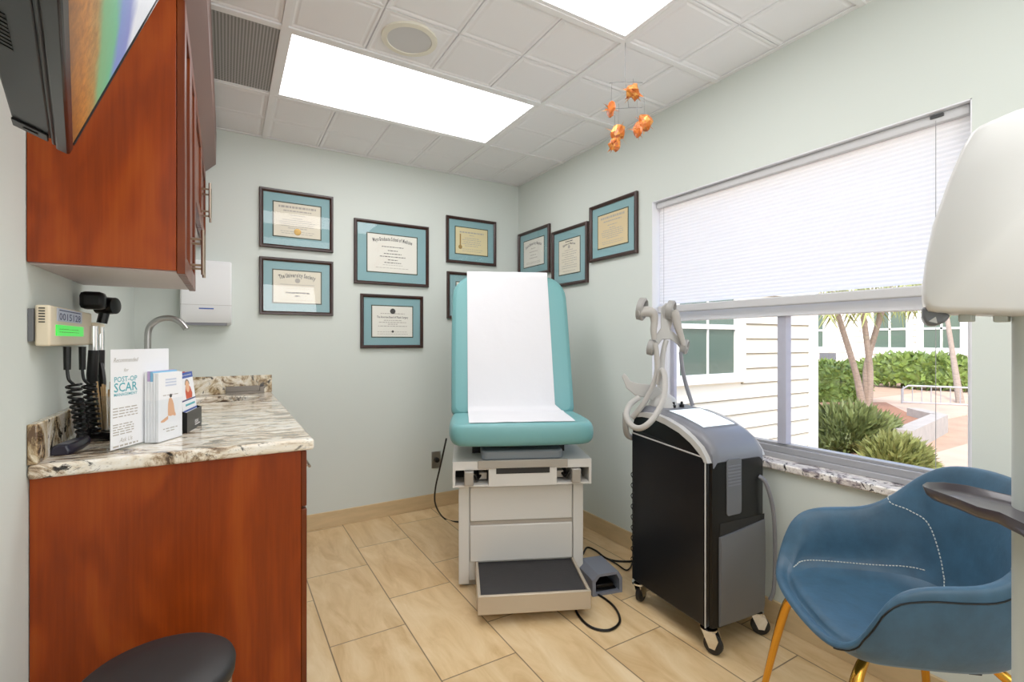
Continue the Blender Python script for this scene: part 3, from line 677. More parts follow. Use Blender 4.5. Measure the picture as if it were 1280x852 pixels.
MB().box((-.218, -.062, .594), (.218, -.05, .632)).build('trim_strip', M['tablegrey'], t, bevel=.002)
for sx in (-1, 1):
    MB().box((sx * .165, .09, .516), (sx * .324, .0995, .586)).build('pocket_lining', M['dark'], t)
    b = MB().box((sx * .26 - .022, -.07, .516), (sx * .26 + .022, .08, .584)); b.box((sx * .19 - .02, .0, .525), (sx * .19 + .02, .08, .56))
    b.build('stirrup_bracket', M['tablegrey'], t, bevel=.004)
    MB().tube([(sx * .20, .01, .55), (sx * .22, -.02, .53), (sx * .235, -.02, .56)], .008, 8).build('stirrup_latch', M['black'], t)
p = MB(); p.prism(rrect(.40, .42, .03), .045, Matrix.Translation((0, .165, .6285))); p.build('footrest_pad', M['pad'], t, bevel=.008)
MB().box((-.24, .12, .629), (.24, .68, .705)).build('seat_frame', M['black'], t)
# step
st = MB(); st.box((-.228, -.325, .045), (.262, -.31, .125)); st.box((-.228, -.31, .045), (-.214, .01, .125)); st.box((.248, -.31, .045), (.262, .01, .125)); st.box((-.214, -.31, .045), (.248, .01, .108))
st.build('step', M['tan_metal'], t, bevel=.003)
MB().box((-.213, -.309, .1085), (.247, .008, .1175)).build('step_tread', M['tread'], t)
# seat
poly = []
prof = [(-.355, -.085), (-.30, -.105), (0, -.115), (.30, -.105), (.357, -.085), (.362, .1), (.345, .42), (.30, .45), (-.30, .45), (-.345, .42), (-.362, .1)]
sm = MB(); prof2 = [(x, y) for x, y in prof]
sm.loft([[Vector((x * k, .17 + (y - .17) * k, z)) for x, y in prof2] for k, z in ((.80, .700), (.965, .702), (1.0, .745), (.995, .785), (.965, .808), (.88, .815))])
sm.build('seat', M['teal'], t, bevel=.0, sub=2)
# backrest
B0 = Vector((0, .262, .80)); vb = Vector((0, .25, .80)).normalized(); nb = Vector((0, -.80, .25)).normalized()
def back_ring(k, off, z0=0.0):
    P = rrect(.695 * k, .848, (.04, .04, .15, .15), 6)
    return [B0 + Vector((x - .008, 0, 0)) + vb * (y * (1 - (1 - k) * .55) + .424) + nb * off for x, y in P]
bk = MB(); bk.loft([back_ring(.86, -.10), back_ring(.965, -.095), back_ring(1.0, -.055), back_ring(.985, -.018), back_ring(.93, -.001), back_ring(.80, .0)])
bk.build('backrest', M['teal'], t, bevel=0, sub=1)
MB().box((-.20, .36, .70), (.20, .42, .95)).build('back_support', M['black'], t)
MB().tube([(-.30, .50, .72), (-.30, .60, .70)], .012, 8).build('side_rail', M['steel'], t)
# paper: a strip draped down the back and out over the seat
pr = []
for k in range(25): pr.append(B0 + vb * (.852 - .80 * k / 24) + nb * .004)
pr = [B0 + vb * .845 - nb * .06, B0 + vb * .853 - nb * .02] + pr
e = pr[-1]
pr += [e + Vector((0, -.015, -.03)), Vector((0, .215, .826)), Vector((0, .18, .8205)), Vector((0, .1, .8195)), Vector((0, .0, .8185)), Vector((0, -.068, .815))]
pa = MB(); rows = []
for i, p in enumerate(pr):
    s_ = i / (len(pr) - 1); row = []
    xc = -.022 + .002 * s_; hw = .240
    step = .0
    for j in range(25):
        f = j / 24 * 2 - 1
        x = xc + f * hw
        if i >= len(pr) - 6: x += .034 * (f + 1) / 2
        nz = noise.noise(Vector((x * 7, s_ * 9, 1.7))) * .004 + noise.noise(Vector((x * 20, s_ * 30, 4))) * .0015
        q = Vector((x, p.y, p.z)) + (nb * (abs(nz) + .001) if 2 <= i < len(pr) - 4 else Vector((0, 0, abs(nz) * .6)))
        row.append(q)
    rows.append(row)
pa.loft(rows, closed=False, caps=False)
o = pa.build('exam_table_paper', M['sheet'], None, smooth=True, angle=180)
o.location = (1.256, 2.022, 0); o.rotation_euler = (0, 0, RZ); tag(o, 'strip of white exam paper draped over the teal backrest and seat', 'paper')
# cords
tag(MB().tube([at(558, 548, 2.78), at(551, 580, 2.87), at(544, 612, 2.98), at(545, 632, 3.08), atz(556, 648, .006), atz(574, 652, .006), atz(600, 650, .006)], .0055, 8, smooth=6).build('power_cord', M['black'], loc=atz(556, 648, 0)), 'black cord hanging from the exam table to the floor at its left side', 'cord')
# foot pedal
t = thing('foot_pedal', 'grey hooded foot pedal on the floor beside the exam table step', 'foot pedal', (1.575, 1.80, 0), math.radians(-14))
hp = MB()
p = [(-.078, 0), (.078, 0), (.078, .07), (.058, .102), (-.05, .102), (-.078, .075)]
q = [(-.062, .012), (.062, .012), (.062, .064), (.048, .09), (-.042, .09), (-.062, .066)]
hp.loft([[Vector((x, y, z)) for x, z in P] for P, y in ((q, .11), (q, -.065), (p, -.065), (p, .115))]); hp.f = hp.f[:-2] + [hp.f[-2], hp.f[-1]]
hp.build('hood', M['pedal'], t, smooth=False)
MB().box((-.055, -.05, .014), (.055, .09, .02)).box((-.045, -.04, .02), (.045, .08, .04)).build('treadle', M['black'], t, bevel=.004)
tag(MB().tube([atz(716, 735, .006), atz(738, 738, .006), atz(765, 755, .006), atz(775, 775, .006), atz(762, 787, .006), atz(740, 784, .006), atz(724, 770, .006), atz(716, 752, .006)], .0055, 8, smooth=6).build('pedal_cord', M['black'], loc=atz(740, 784, 0)), 'black cord looped on the tile floor in front of the foot pedal', 'cord')
tag(MB().tube([atz(729, 692, .006), atz(734, 684, .012), atz(745, 688, .012), atz(757, 697, .010), atz(772, 701, .006), atz(795, 701, .006), atz(815, 699, .006)], .0055, 8, smooth=6).build('machine_cord', M['black'], loc=atz(757, 697, 0)), 'black cable on the floor running from behind the foot pedal to the black machine', 'cord')
tag(MB().tube([atz(757, 697, .010), atz(770, 704, .006), atz(782, 712, .006), atz(788, 709, .006), atz(791, 702, .006), atz(800, 694, .006)], .004, 8, smooth=6).build('machine_cord', M['black'], loc=atz(770, 704, 0)), 'thin black cable loop on the floor under the thicker cable beside the machine', 'cord')

# ------------------------------------------------------------------ laser machine
LZ = math.radians(-4.6)
t = thing('laser_machine', 'tall black and grey medical laser machine on casters by the window', 'medical machine', (1.587, 1.208, 0), LZ)
W, D = .32, .437
# side profile (y, z): front at y=0
prof = [(.012, .095), (D - .01, .095), (D, .11), (D, .80), (.0, .75), (.0, .11)]
MB().loft([[Vector((x, y, z)) for y, z in prof] for x in (.004, W - .004)]).build('body', M['black'], t, bevel=.006)
sp = [(.016, .105), (D - .006, .105), (D - .006, .775), (.016, .748)]
for x0, x1 in ((-.002, .004), (W - .004, W + .002)): MB().loft([[Vector((x, y, z)) for y, z in sp] for x in (x0, x1)]).build('side_panel', M['blackgloss'], t, bevel=.001)
MB().tube([(-.001, D - .004, .779), (-.001, .010, .752), (-.001, .008, .74), (-.001, .008, .10)], .0028, 6).build('edge_piping', M['lgrey'], t)
# shoulder under the cover: dark, then grey rim band, then cover
arc = [(D, .80), (D, .842), (.36, .865), (.30, .868), (.22, .857), (.14, .835), (.07, .80), (.025, .768), (.0, .742), (.0, .75)]
cap = [(D, .802), (D - .02, .852), (.36, .862), (.30, .862), (.22, .85), (.14, .827), (.07, .793), (.03, .765), (.02, .752)]
MB().loft([[Vector((x, y, z)) for y, z in cap] for x in (.003, W - .003)]).build('shoulder', M['black'], t)
def band(y0, z0): return (y0, z0)
outer = [(D - .015, .868), (.36, .882), (.29, .886), (.22, .876), (.14, .853), (.075, .822), (.03, .790), (.004, .757), (-.006, .735)]
inner = [(D - .02, .852), (.36, .862), (.29, .862), (.22, .85), (.14, .827), (.08, .797), (.04, .767), (.018, .745), (.012, .735)]
for x0, x1 in ((-.004, .022), (W - .022, W + .004)):
    b = MB(); k = len(outer); b.loft([[Vector((x0, *outer[i])), Vector((x1, *outer[i])), Vector((x1, *inner[i])), Vector((x0, *inner[i]))] for i in range(k)])
    b.build('rim_band', M['lgrey'], t, smooth=True, angle=50)
top = [(.40, .905), (.30, .896), (.20, .880), (.12, .860), (.06, .842), (.015, .815), (-.010, .780), (-.014, .735)]
bot = [(.40, .86), (.30, .855), (.20, .845), (.12, .825), (.06, .80), (.03, .78), (.01, .76), (.0, .735)]
b = MB(); rings = []
for (y, z), (y2, z2) in zip(top, bot):
    e = .018
    rings.append([Vector((e, y2, z2)), Vector((e + .001, y, z - .022)), Vector((e + .018, y, z - .004)), Vector((e + .035, y, z)), Vector((W - e - .035, y, z)), Vector((W - e - .018, y, z - .004)), Vector((W - e, y, z - .022)), Vector((W - e, y2, z2))])
b.loft(rings); b.build('top_cover', M['mgrey'], t, smooth=True, angle=50)
def toppt(x, y):
    for (ya, za), (yb, zb_) in zip(top, top[1:]):
        if yb <= y <= ya: f = (ya - y) / (ya - yb); return Vector((x, y, za + (zb_ - za) * f))
s = MB(); L = [.285, .24, .20, .15, .10, .085]
for o_, nm, mt, x0, x1, ys in ((.0012, 'screen_bezel', 'dgrey', .065, .275, [.292, .24, .2, .15, .12, .1, .078]), (.0024, 'touchscreen', 'scr', .078, .262, [.28, .24, .2, .15, .12, .1, .088])):
    s = MB(); s.loft([[toppt(x0, y) + Vector((0, 0, o_)), toppt(x1, y) + Vector((0, 0, o_))] for y in ys], closed=False, caps=False); s.build(nm, M[mt], t)
for x in (.15, .20): MB().lathe([(.011, 0), (.011, .012), (.006, .014), (.006, .026), (.001, .026)], c=toppt(x, .325), n=14).build('knob', M['black'], t)
# front: vent panel, recess, lower door, grab hose
fp = MB(); fp.loft([[Vector((x, y, z)) for x, y in ((.012, .005), (.016, -.010), (.05, -.016), (W - .05, -.016), (W - .012, -.008), (W - .008, .005))] for z in (.10, .734)])
fp.build('front_panel', M['black'], t, smooth=True, angle=30)
v = MB(); T = frame_T((.125, -.0165, .633), (1, 0, 0), (0, 0, 1)); v.prism(rrect(.082, .218, .012), .004, T @ Matrix.Translation((0, 0, -.004)) @ Matrix.Scale(1, 4)); 
v.v = [Vector((p.x, -.0168 if p.y > -.015 else -.021, p.z)) for p in v.v]
v.build('vent_panel', M['dgrey'], t, bevel=.001)
sl = MB()
for k in range(7): sl.box((.09, -.0225, .638 + k * .0125), (.16, -.0195, .643 + k * .0125))
sl.build('vent_slats', M['mgrey'], t)
MB().box((.10, -.0205, .735), (.15, -.014, .742)).build('latch', M['mgrey'], t)
MB().box((.05, -.0175, .455), (W - .015, -.0155, .50)).build('recess', M['dark'], t)
lp = MB(); rows = []
for z, dy in ((.105, -.018), (.13, -.023), (.30, -.026), (.425, -.026), (.448, -.023)):
    rows.append([Vector((.045, -.010, z)), Vector((.047, dy, z)), Vector((.15, dy - .004, z + (.012 if z > .44 else 0))), Vector((W - .02, dy, z + (.03 if z > .44 else 0))), Vector((W - .012, -.006, z + (.03 if z > .44 else 0)))])
lp.loft(rows); lp.build('front_door', M['dgrey'], t, smooth=True, angle=40)
MB().tube([(W - .045, -.014, .655), (W - .03, -.035, .63), (W + .0, -.045, .52), (W + .012, -.045, .36), (W + .012, -.04, .20), (W + .002, -.03, .15)], .008, 10, smooth=6).build('side_hose', M['mgrey'], t)
# casters
for x, y, a in ((.022, .012, -70), (W - .03, .012, -40), (.018, D - .03, 20), (W - .03, D - .03, 20)):
    T = Matrix.Translation((x, y, 0)) @ Matrix.Rotation(math.radians(a), 4, 'Z')
    cst = MB(); cst.lathe([(.032, .088), (.032, .095)], c=(x, y, 0), n=16)
    for s_ in (-1, 1): cst.loft([[T @ Vector((px, s_ * dy, pz)) for px, pz in ((-.022, .088), (.03, .088), (.042, .06), (.03, .026), (.008, .026))] for dy in (.014, .018)])
    c_ = cst.build('caster', M['chrome'], t)
    MB().lathe([(.008, -.012), (.030, -.012), (.036, -.008), (.036, .008), (.030, .012), (.008, .012)], c=T @ Vector((.018, 0, .0365)), n=24, axis=(T.to_3x3() @ Vector((0, 1, 0)))).build('wheel', M['blackrub'], c_)
# rear handpiece holder, drawn in a plane that faces the door
S = .00375
LR = Matrix.Rotation(-LZ, 3, 'Z')
def hp(px, py, dy=0.0):
    return LR @ (at(px, py, 2.26 + dy) - Vector((1.587, 1.208, 0)))
b = MB(); b.lathe([(.072, 0), (.074, .035), (.068, .08), (.05, .112), (.024, .13), (.001, .133)], c=hp(829, 526), n=28); b.build('mast_base', M['lgrey'], t)
def slab(mb, pts, th, dy=0.0):
    mb.loft([[hp(x, y, dy - th / 2) for x, y in pts], [hp(x, y, dy + th / 2) for x, y in pts]])
b = MB(); b.tube([hp(826, 500), hp(826, 470), hp(829, 440), hp(833, 425)], [.018, .015, .012, .012], 12, smooth=4); b.build('mast', M['lgrey'], t)
b = MB(); slab(b, [(826, 384), (833, 378), (842, 386), (841, 402), (838, 412), (846, 418), (856, 427), (860, 436), (852, 438), (846, 430), (838, 424), (828, 424), (821, 434), (813, 436), (811, 430), (819, 420), (826, 410), (826, 396)], .022)
b.build('cradle_bracket', M['lgrey'], t, bevel=.004)
def cup(cx, cy, r, nm, dy=-.02, n=28):
    c = hp(cx, cy, dy); ax = (hp(0, 0, -1) - hp(0, 0, 0)).normalized()
    prof = [(r * .55, -.012), (r, -.012), (r * 1.03, .012), (r * .86, .018), (r * .74, .010), (r * .7, -.004), (r * .55, -.006)]
    MB().lathe(prof, c=c, n=n, axis=(ax + Vector((0.25, 0, .25))).normalized()).build(nm, M['cuffgrey'], t)
cup(802, 386, .052, 'cradle_cup'); cup(838, 387, .043, 'cradle_cup'); cup(814, 434, .036, 'cable_clip'); cup(855, 433, .034, 'cable_clip')
b = MB(); slab(b, [(777, 470), (780, 466), (784, 470), (788, 476), (798, 479), (812, 480), (824, 484), (832, 494), (834, 512), (826, 512), (818, 502), (808, 497), (794, 494), (783, 485)], .02, -.01)
b.build('hook_bracket', M['lgrey'], t, bevel=.004)
for nm, pts, r in (('handpiece', [(797, 390), (808, 389), (816, 392), (818, 402), (817, 412), (818, 424)], [.022, .024, .022, .016, .015, .012]),
                   ('handpiece', [(842, 388), (845, 397), (848, 410), (852, 422), (855, 432)], [.020, .020, .017, .013, .011])):
    MB().tube([hp(x, y, -.045) for x, y in pts], r, 14, smooth=5).build(nm, M['hosegrey'], t)
MB().tube([hp(x, y, -.05 - .002 * i) for i, (x, y) in enumerate([(819, 428), (821, 445), (821, 465), (815, 485), (804, 505), (790, 522)])], .0125, 12, smooth=6).build('hose', M['hosegrey'], t)
ring = [(823, 480, -.08), (827, 463, -.10), (831, 470, -.13), (831, 490, -.19), (825, 509, -.24), (813, 527, -.27), (800, 535, -.26), (789, 531, -.21), (783, 519, -.16), (787, 506, -.11), (798, 497, -.07)]
MB().tube([hp(*p) for p in ring], .0125, 12, smooth=6).build('hose', M['hosegrey'], t)
MB().tube([hp(782, 516, -.03), hp(782, 534, -.02), hp(786, 545, .0), hp(800, 548, .02)], .014, 10, smooth=4).build('rear_handle', M['cuffgrey'], t)
MB().tube([hp(851, 440, -.03), hp(853, 460, -.05), hp(858, 482, -.06), hp(866, 507, -.08)], .009, 10, smooth=6).build('hose', M['mgrey'], t)
MB().tube([(-.012, D - .02 + .01 * math.sin(k * 1.1), .60 - .0085 * k) for k in range(50)], .0022, 6).build('coiled_cord', M['black'], t)

# ------------------------------------------------------------------ blue armchair
CZ = math.radians(-130.5)
t = thing('tub_armchair', 'blue leather tub armchair with brass legs under the window', 'armchair', (1.547, .5985, 0), CZ)
t.scale = (.893, .889, 1.018)
half = [(0, -.275, .462), (.12, -.268, .462), (.21, -.25, .466), (.262, -.222, .50), (.285, -.19, .575), (.293, -.15, .632), (.297, -.08, .652), (.298, .0, .655), (.292, .08, .662), (.278, .15, .70), (.245, .215, .775), (.19, .262, .822), (.10, .29, .838), (0, .298, .842)]
rim = [Vector(p) for p in half] + [Vector((-x, y, z)) for x, y, z in half[-2:0:-1]]
n = len(rim)
def ringat(fxy, z, front_z=None, ins=0.0):
    out = []
    for p in rim:
        out.append(Vector((p.x * fxy, p.y * fxy + .0, z)))
    return out
def blend(A, B, f): return [a.lerp(b, f) for a, b in zip(A, B)]
def inset(R, d):
    out = []
    for p in R:
        q = Vector((p.x, p.y, 0)); L = q.length
        out.append(Vector((p.x * (L - d) / L, p.y * (L - d) / L, p.z)))
    return out
seatp = [Vector((p.x * .82, p.y * .80 - .015, .470 + .004 * max(0, -p.y / .28))) for p in rim]
botp = [Vector((p.x * .66, p.y * .70, .428)) for p in rim]
outm = [Vector((p.x * (1.0 if p.z > .5 else .97), p.y * (1.0 if p.z > .5 else .97), .452 + (p.z - .452) * .42)) for p in rim]
outt = [Vector((p.x * 1.03, p.y * 1.03, p.z - .016)) for p in rim]
rimi = inset([Vector((p.x, p.y, p.z - .014)) for p in rim], .032)
inm = [a.lerp(b, .5) + Vector((b.x - a.x, b.y - a.y, 0)) * .12 for a, b in zip(inset(rimi, .01), seatp)]
sc = [Vector((p.x * .4, p.y * .4 - .01, .466)) for p in rim]; sc0 = [Vector((p.x * .02, p.y * .02 - .01, .464)) for p in rim]
bc = [Vector((p.x * .3, p.y * .3, .425)) for p in rim]
sh = MB(); sh.loft([bc, botp, [Vector((p.x * .88, p.y * .90, .440 + .02 * max(0, p.z - .5))) for p in rim], outm, outt, [Vector((p.x * 1.015, p.y * 1.015, p.z)) for p in rim], inset(rim, .018), rimi, inm, seatp, sc, sc0])
shell = sh.build('shell', M['blue'], t, sub=2)
from mathutils.bvhtree import BVHTree
bpy.context.view_layer.update(); bvh = BVHTree.FromObject(shell, bpy.context.evaluated_depsgraph_get())
def onshell(p, off=.001):
    q, nn, i_, d_ = bvh.find_nearest(p); return q + nn * off
# stitching: the front seam between seat and arms, and the seams between arms and back
stt = MB()
def stitches(path, r=.0016):
    P = [Vector(p) for p in path]; L = [0]
    for a, b in zip(P, P[1:]): L.append(L[-1] + (b - a).length)
    s_ = 0
    while s_ < L[-1] - .008:
        def pt(q):
            for k in range(len(P) - 1):
                if q <= L[k + 1]: return P[k].lerp(P[k + 1], (q - L[k]) / (L[k + 1] - L[k]))
            return P[-1]
        stt.tube([onshell(pt(s_)), onshell(pt(s_ + .006))], r, 5); s_ += .010
def cr(pts, m=8):
    o = MB(); pts = [Vector(p) for p in pts]; q = []
    for i in range(len(pts) - 1):
        p0, p1, p2, p3 = pts[max(i - 1, 0)], pts[i], pts[i + 1], pts[min(i + 2, len(pts) - 1)]
        for k in range(m):
            f = k / m; q.append(0.5 * ((2 * p1) + (p2 - p0) * f + (2 * p0 - 5 * p1 + 4 * p2 - p3) * f * f + (3 * p1 - p0 - 3 * p2 + p3) * f ** 3))
    return q + [pts[-1]]
SEAMS = []
for i in (6, 7, 8, 9): SEAMS.append(i)
for side in (0, 1):
    idx = (lambda k: k) if not side else (lambda k: (n - k) % n)
    seam = [seatp[idx(k)].lerp(inm[idx(k)], .25) + Vector((0, 0, .004)) for k in range(3, 12)]
    stitches(cr(seam, 6))
    k = 10
    stitches(cr([rim[idx(9)] + Vector((0, 0, .0)), rimi[idx(9)], inm[idx(10)].lerp(rimi[idx(10)], .4), inm[idx(11)], seatp[idx(12)] + Vector((0, 0, .006))], 6))
stt.build('stitching', M['stitch'], t)
pi_ = MB(); pi_.tube([onshell(p, .0006) for p in cr([outt[k % n] + Vector((outt[k % n].x * .02, outt[k % n].y * .02, -.012)) for k in range(2, n - 1)], 4)], .0022, 6); pi_.build('piping', M['black'], t)
for sx, sy in ((-1, -1), (1, -1), (-1, 1), (1, 1)):
    MB().tube([(sx * .17, sy * .155, .425), (sx * .212, sy * .198, .385), (sx * .238, sy * .225, .30), (sx * .29, sy * .28, .0)], [.012, .015, .0145, .0095], 14, smooth=4).build('leg', M['brass'], t)
MB().box((.16, .08, .418), (.19, .11, .436)).build('glide_tag', M['dark'], t)

# ------------------------------------------------------------------ skin analysis device at the right edge
P0 = at(1303, 852, .673)
t = thing('skin_analysis_device', 'white domed skin imaging hood on a column with a chin tray, at the right edge', 'medical device', (P0.x, P0.y, 0), 0)
P0 = Vector((P0.x, P0.y, 0))
HU = Vector((math.cos(math.radians(-70)), math.sin(math.radians(-70)), 0)); HV = Vector((-HU.y, HU.x, 0)); HQ = at(1160, 370, .72)
def onhood(px, py):                                                # the hood's flat side is a vertical plane
    d = at(px, py, 1.0) - Vector((0, 0, CAMH)); k = HQ.dot(HV) / d.dot(HV); return Vector((0, 0, CAMH)) + d * k
outl = [(1172, 391), (1160, 389), (1154, 378), (1153, 358), (1157, 325), (1166, 280), (1185, 226), (1204, 181), (1216, 162), (1224, 155), (1239, 148), (1272, 134), (1320, 122), (1375, 118), (1400, 140), (1405, 380), (1395, 396), (1290, 395)]
base_o = [onhood(*p) for p in outl]; hc = sum(base_o, Vector()) / len(base_o)
def hr(k, y): return [hc + (p - hc) * k + HV * y - P0 for p in base_o]
b = MB(); b.loft([hr(.93, -.004), hr(.975, .0), hr(.995, .012), hr(1.0, .03), hr(.99, .10), hr(.95, .17), hr(.86, .22), hr(.70, .245)])
b.build('hood', M['hood'], t, smooth=True, angle=60)
so = [(1153, 382), (1153, 396), (1157, 404), (1166, 407), (1182, 403), (1190, 393)]
b = MB(); b.loft([[onhood(*p) + HV * y - P0 for p in so] for y in (.012, .09)]); b.build('sensor', M['dgrey'], t, bevel=.004)
put = MB(); put.lathe([(.001, .0004), (.006, .0004), (.006, 0)], c=onhood(1168, 400) + HV * .0115 - P0, n=3, axis=-HV); put.build('emblem', M['lgrey'], t)
for px in (1212, 1258):
    q = onhood(px, 396) + HV * .04 - P0; MB().box(q + Vector((-.008, -.008, -.006)), q + Vector((.008, .008, .006))).build('hood_clip', M['column'], t, bevel=.002)
MB().lathe([(.03, .02), (.03, 1.30)], n=32).build('column', M['column'], t)
MB().lathe([(.12, 0), (.12, .012), (.105, .022), (.03, .026)], n=40).build('foot_plate', M['column'], t)
TZ = .975
TP = [atz(px, py, TZ) for px, py in ((1153, 606), (1158, 603), (1180, 603), (1210, 607), (1240, 614), (1275, 622), (1330, 640), (1360, 668), (1330, 690), (1290, 660), (1250, 641), (1222, 634), (1192, 622), (1166, 613), (1155, 609))]
tc_ = sum(TP, Vector()) / len(TP)
def tring(k, dz): return [tc_ + (p - tc_) * k + Vector((0, 0, dz)) - P0 for p in TP]
tr = MB(); tr.loft([tring(.82, -.016), tring(.95, -.010), tring(1.0, -.001), tring(.99, .001), tring(.955, .0), tring(.90, -.007), tring(.6, -.009)])
tr.build('chin_tray', M['trayplum'], t, smooth=True, angle=60)

# ------------------------------------------------------------------ waste bin
t = thing('waste_bin', 'round steel waste bin with flat black lid in front of the cherry cabinet', 'waste bin', (-.125, 1.275, 0))
MB().lathe([(.13, 0), (.138, .01), (.138, .46), (.001, .46)], n=48).build('bin_body', M['steel'], t)
MB().lathe([(.130, .462), (.144, .464), (.146, .484), (.143, .492), (.134, .499), (.07, .504), (.001, .505)], n=48).build('lid', M['blackrub'], t)
MB().box((-.04, -.18, .01), (.04, -.135, .025)).build('foot_lever', M['black'], t, bevel=.004)

# ------------------------------------------------------------------ wall diagnostic set on the left wall
t = thing('diagnostic_wall_unit', 'beige wall-mounted diagnostic unit with green display and coiled cords', 'medical instrument', (XL + .001, 1.66, 1.19))
MB().box((0, -.008, .012), (.009, .40, .095)).build('wall_plate', M['dgrey'], t)
MB().loft([[Vector((x, y, z)) for y, z in ((0, .0), (.445, .0), (.445, .105), (0, .105))] for x in (.010, .04)]).build('housing', M['beige'], t, bevel=.005)
MB().box((.0395, .055, .066), (.0412, .31, .101)).build('sticker', M['stickerblue'], t)
x_ = MB(); TX = frame_T((.0415, .182, .070), (0, 1, 0), (0, 0, 1)); put_text(x_, '0015128', .027, TX, 2.35); bar(x_, -.11, .11, .0245, .003, TX); x_.build('serial_number', M['darkblue'], t)
MB().box((.0395, .045, .027), (.042, .325, .056)).build('display', M['lcd'], t)
x_ = MB(); rn = random.Random(3); TX = frame_T((.0422, .17, .038), (0, 1, 0), (0, 0, 1)); words(x_, -.10, .10, .006, .002, TX, rn); words(x_, -.10, .10, -.002, .002, TX, rn); x_.build('display_text', M['leaf2'], t)
b = MB()
for k in range(6): b.box((.018, -.0012, .06 + k * .007), (.03, .001, .063 + k * .007))
b.build('side_vents', M['dark'], t)
MB().box((.0, .445, .035), (.055, .56, .075)).build('cradle', M['beige'], t, bevel=.006)
for k, (px, dz) in enumerate(((116, 0), (124, 0))):
    c = at(px + 1, 430, 1.60 + .07 * k)
    c = c - Vector(t.location)
    h = MB().tube([c + Vector((0, 0, -.02)), c + Vector((0, 0, .06))], [.013, .013], 12)
    h_ = h.build('handle_neck', M['chrome'], t)
    MB().tube([c + Vector((0, 0, -.02)), c + Vector((-.003, 0, -.10)), c + Vector((-.006, 0, -.22))], [.014, .016, .010], 12).build('instrument_handle', M['black'], t)
h = at(118, 376, 1.60) - Vector(t.location)
MB().box(h + Vector((-.035, -.03, -.028)), h + Vector((.03, .03, .03))).build('ophthalmoscope_head', M['black'], t, bevel=.014)
h2 = at(133, 382, 1.66) - Vector(t.location)
MB().lathe([(.012, -.03), (.028, -.026), (.030, .0), (.028, .03), (.012, .034)], c=h2, n=20, axis=(.9, -.4, 0)).tube([h2, h2 + Vector((-.012, 0, -.06))], .015, 10).build('otoscope_head', M['black'], t)
# hoses down to the counter: strain relief, coil, straight run
for k, px in enumerate((84, 103)):
    d0 = 1.33 + .10 * k
    top_ = at(px, 433, d0); base = at(px + 14, 540, d0 + .12)
    b = MB(); b.tube([top_, at(px, 462, d0)], [.009, .008], 8); b.tube([at(px, 462, d0), at(px + 2, 474, d0), at(px + 8, 480, d0)], .004, 8, smooth=4)
    co = []
    for q in range(161):
        f = q / 160; a = 2 * PI * 10 * f
        c = at(px + 8 + 10 * f, 480 + 62 * f, d0 + .08 * f); co.append(c + Vector((.016 * math.cos(a), .016 * math.sin(a), 0)) * (1 - .3 * f))
    b.tube(co, .0036, 6)
    b.v = [p - Vector(t.location) for p in b.v]; b.build('coiled_cord', M['black'], t)
b = MB()
for pts in ([(100, 500, 1.46), (104, 525, 1.46), (100, 548, 1.43), (92, 560, 1.39)], [(108, 500, 1.52), (112, 525, 1.52), (107, 545, 1.48)], [(117, 462, 1.60), (120, 484, 1.60), (124, 492, 1.6), (128, 478, 1.62), (125, 455, 1.64)], [(116, 515, 1.55), (114, 536, 1.55), (122, 545, 1.58), (134, 551, 1.55), (150, 553, 1.50)], [(118, 490, 1.60), (112, 520, 1.58), (108, 545, 1.54), (125, 551, 1.52), (140, 552, 1.50)], [(124, 490, 1.60), (124, 520, 1.6), (130, 540, 1.6), (140, 548, 1.6)]):
    P = [at(*p) for p in pts]
    for p in P: p.z = max(p.z, CZ1 + .014); p.x = max(p.x, XL + .035)
    b.tube([p - Vector(t.location) for p in P], .011, 8, smooth=5)
b.build('hose', M['black'], t)
o = MB(); q = atz(86, 564, CZ1)
t = thing('handheld_probe', 'dark navy handheld probe lying on the counter beside the black cords', 'probe', (q.x, q.y, CZ1), math.radians(-8))
b = MB(); b.loft([[Vector((x * k, y, z)) for x, z in ((-.024, .0), (.024, .0), (.028, .012), (.018, .026), (-.018, .026), (-.028, .012))] for y, k in ((-.055, .7), (-.045, .95), (.02, 1), (.07, .75), (.11, .5))]); b.build('probe_body', M['navy'], t, bevel=.003)
MB().box((-.012, -.03, .0262), (.012, .0, .028)).box((-.012, .012, .0255), (.012, .03, .027)).build('buttons', M['mgrey'], t)

# ------------------------------------------------------------------ counter displays
A = atz(137, 566, CZ1); Bp = atz(211, 545, CZ1); ang = math.atan2(Bp.y - A.y, Bp.x - A.x); Ls = (Bp - A).length
t = thing('sign_holder', 'clear acrylic sign holder with white scar treatment notice and brochure pocket', 'sign holder', (A.x, A.y, CZ1), ang)
Hs = .288
MB().quad((0, .0, 0), (Ls, .0, 0), (Ls, .0, Hs), (0, .0, Hs)).quad((0, .0, .0005), (Ls, .0, .0005), (Ls, .05, .0005), (0, .05, .0005)).build('acrylic_panel', M['acrylic'], t, smooth=False)
sh_ = MB().box((.002, -.0012, .006), (Ls - .002, -.0002, Hs - .002)).build('notice_sheet', M['whitepaper'], t, smooth=False)
x_ = MB(); TX = frame_T((Ls * .235, -.0018, 0), (1, 0, 0), (0, 0, 1)); rn = random.Random(5)
put_text(x_, 'Recommended', .018, TX @ Matrix.Translation((0, .250, 0)), .82, .35, 0); put_text(x_, 'for', .014, TX @ Matrix.Translation((0, .222, 0)), 1, .35, 0)
put_text(x_, 'POST-OP', .021, TX @ Matrix.Translation((0, .194, 0)), 1.0, 0, 1); put_text(x_, 'SCAR', .036, TX @ Matrix.Translation((0, .166, 0)), .98, 0, 1); put_text(x_, 'MANAGEMENT', .0115, TX @ Matrix.Translation((0, .154, 0)), 1.1, 0, 1)
for y in (.118, .110, .102, .094): words(x_, -.046, .045, y, .003, TX, rn, 2)
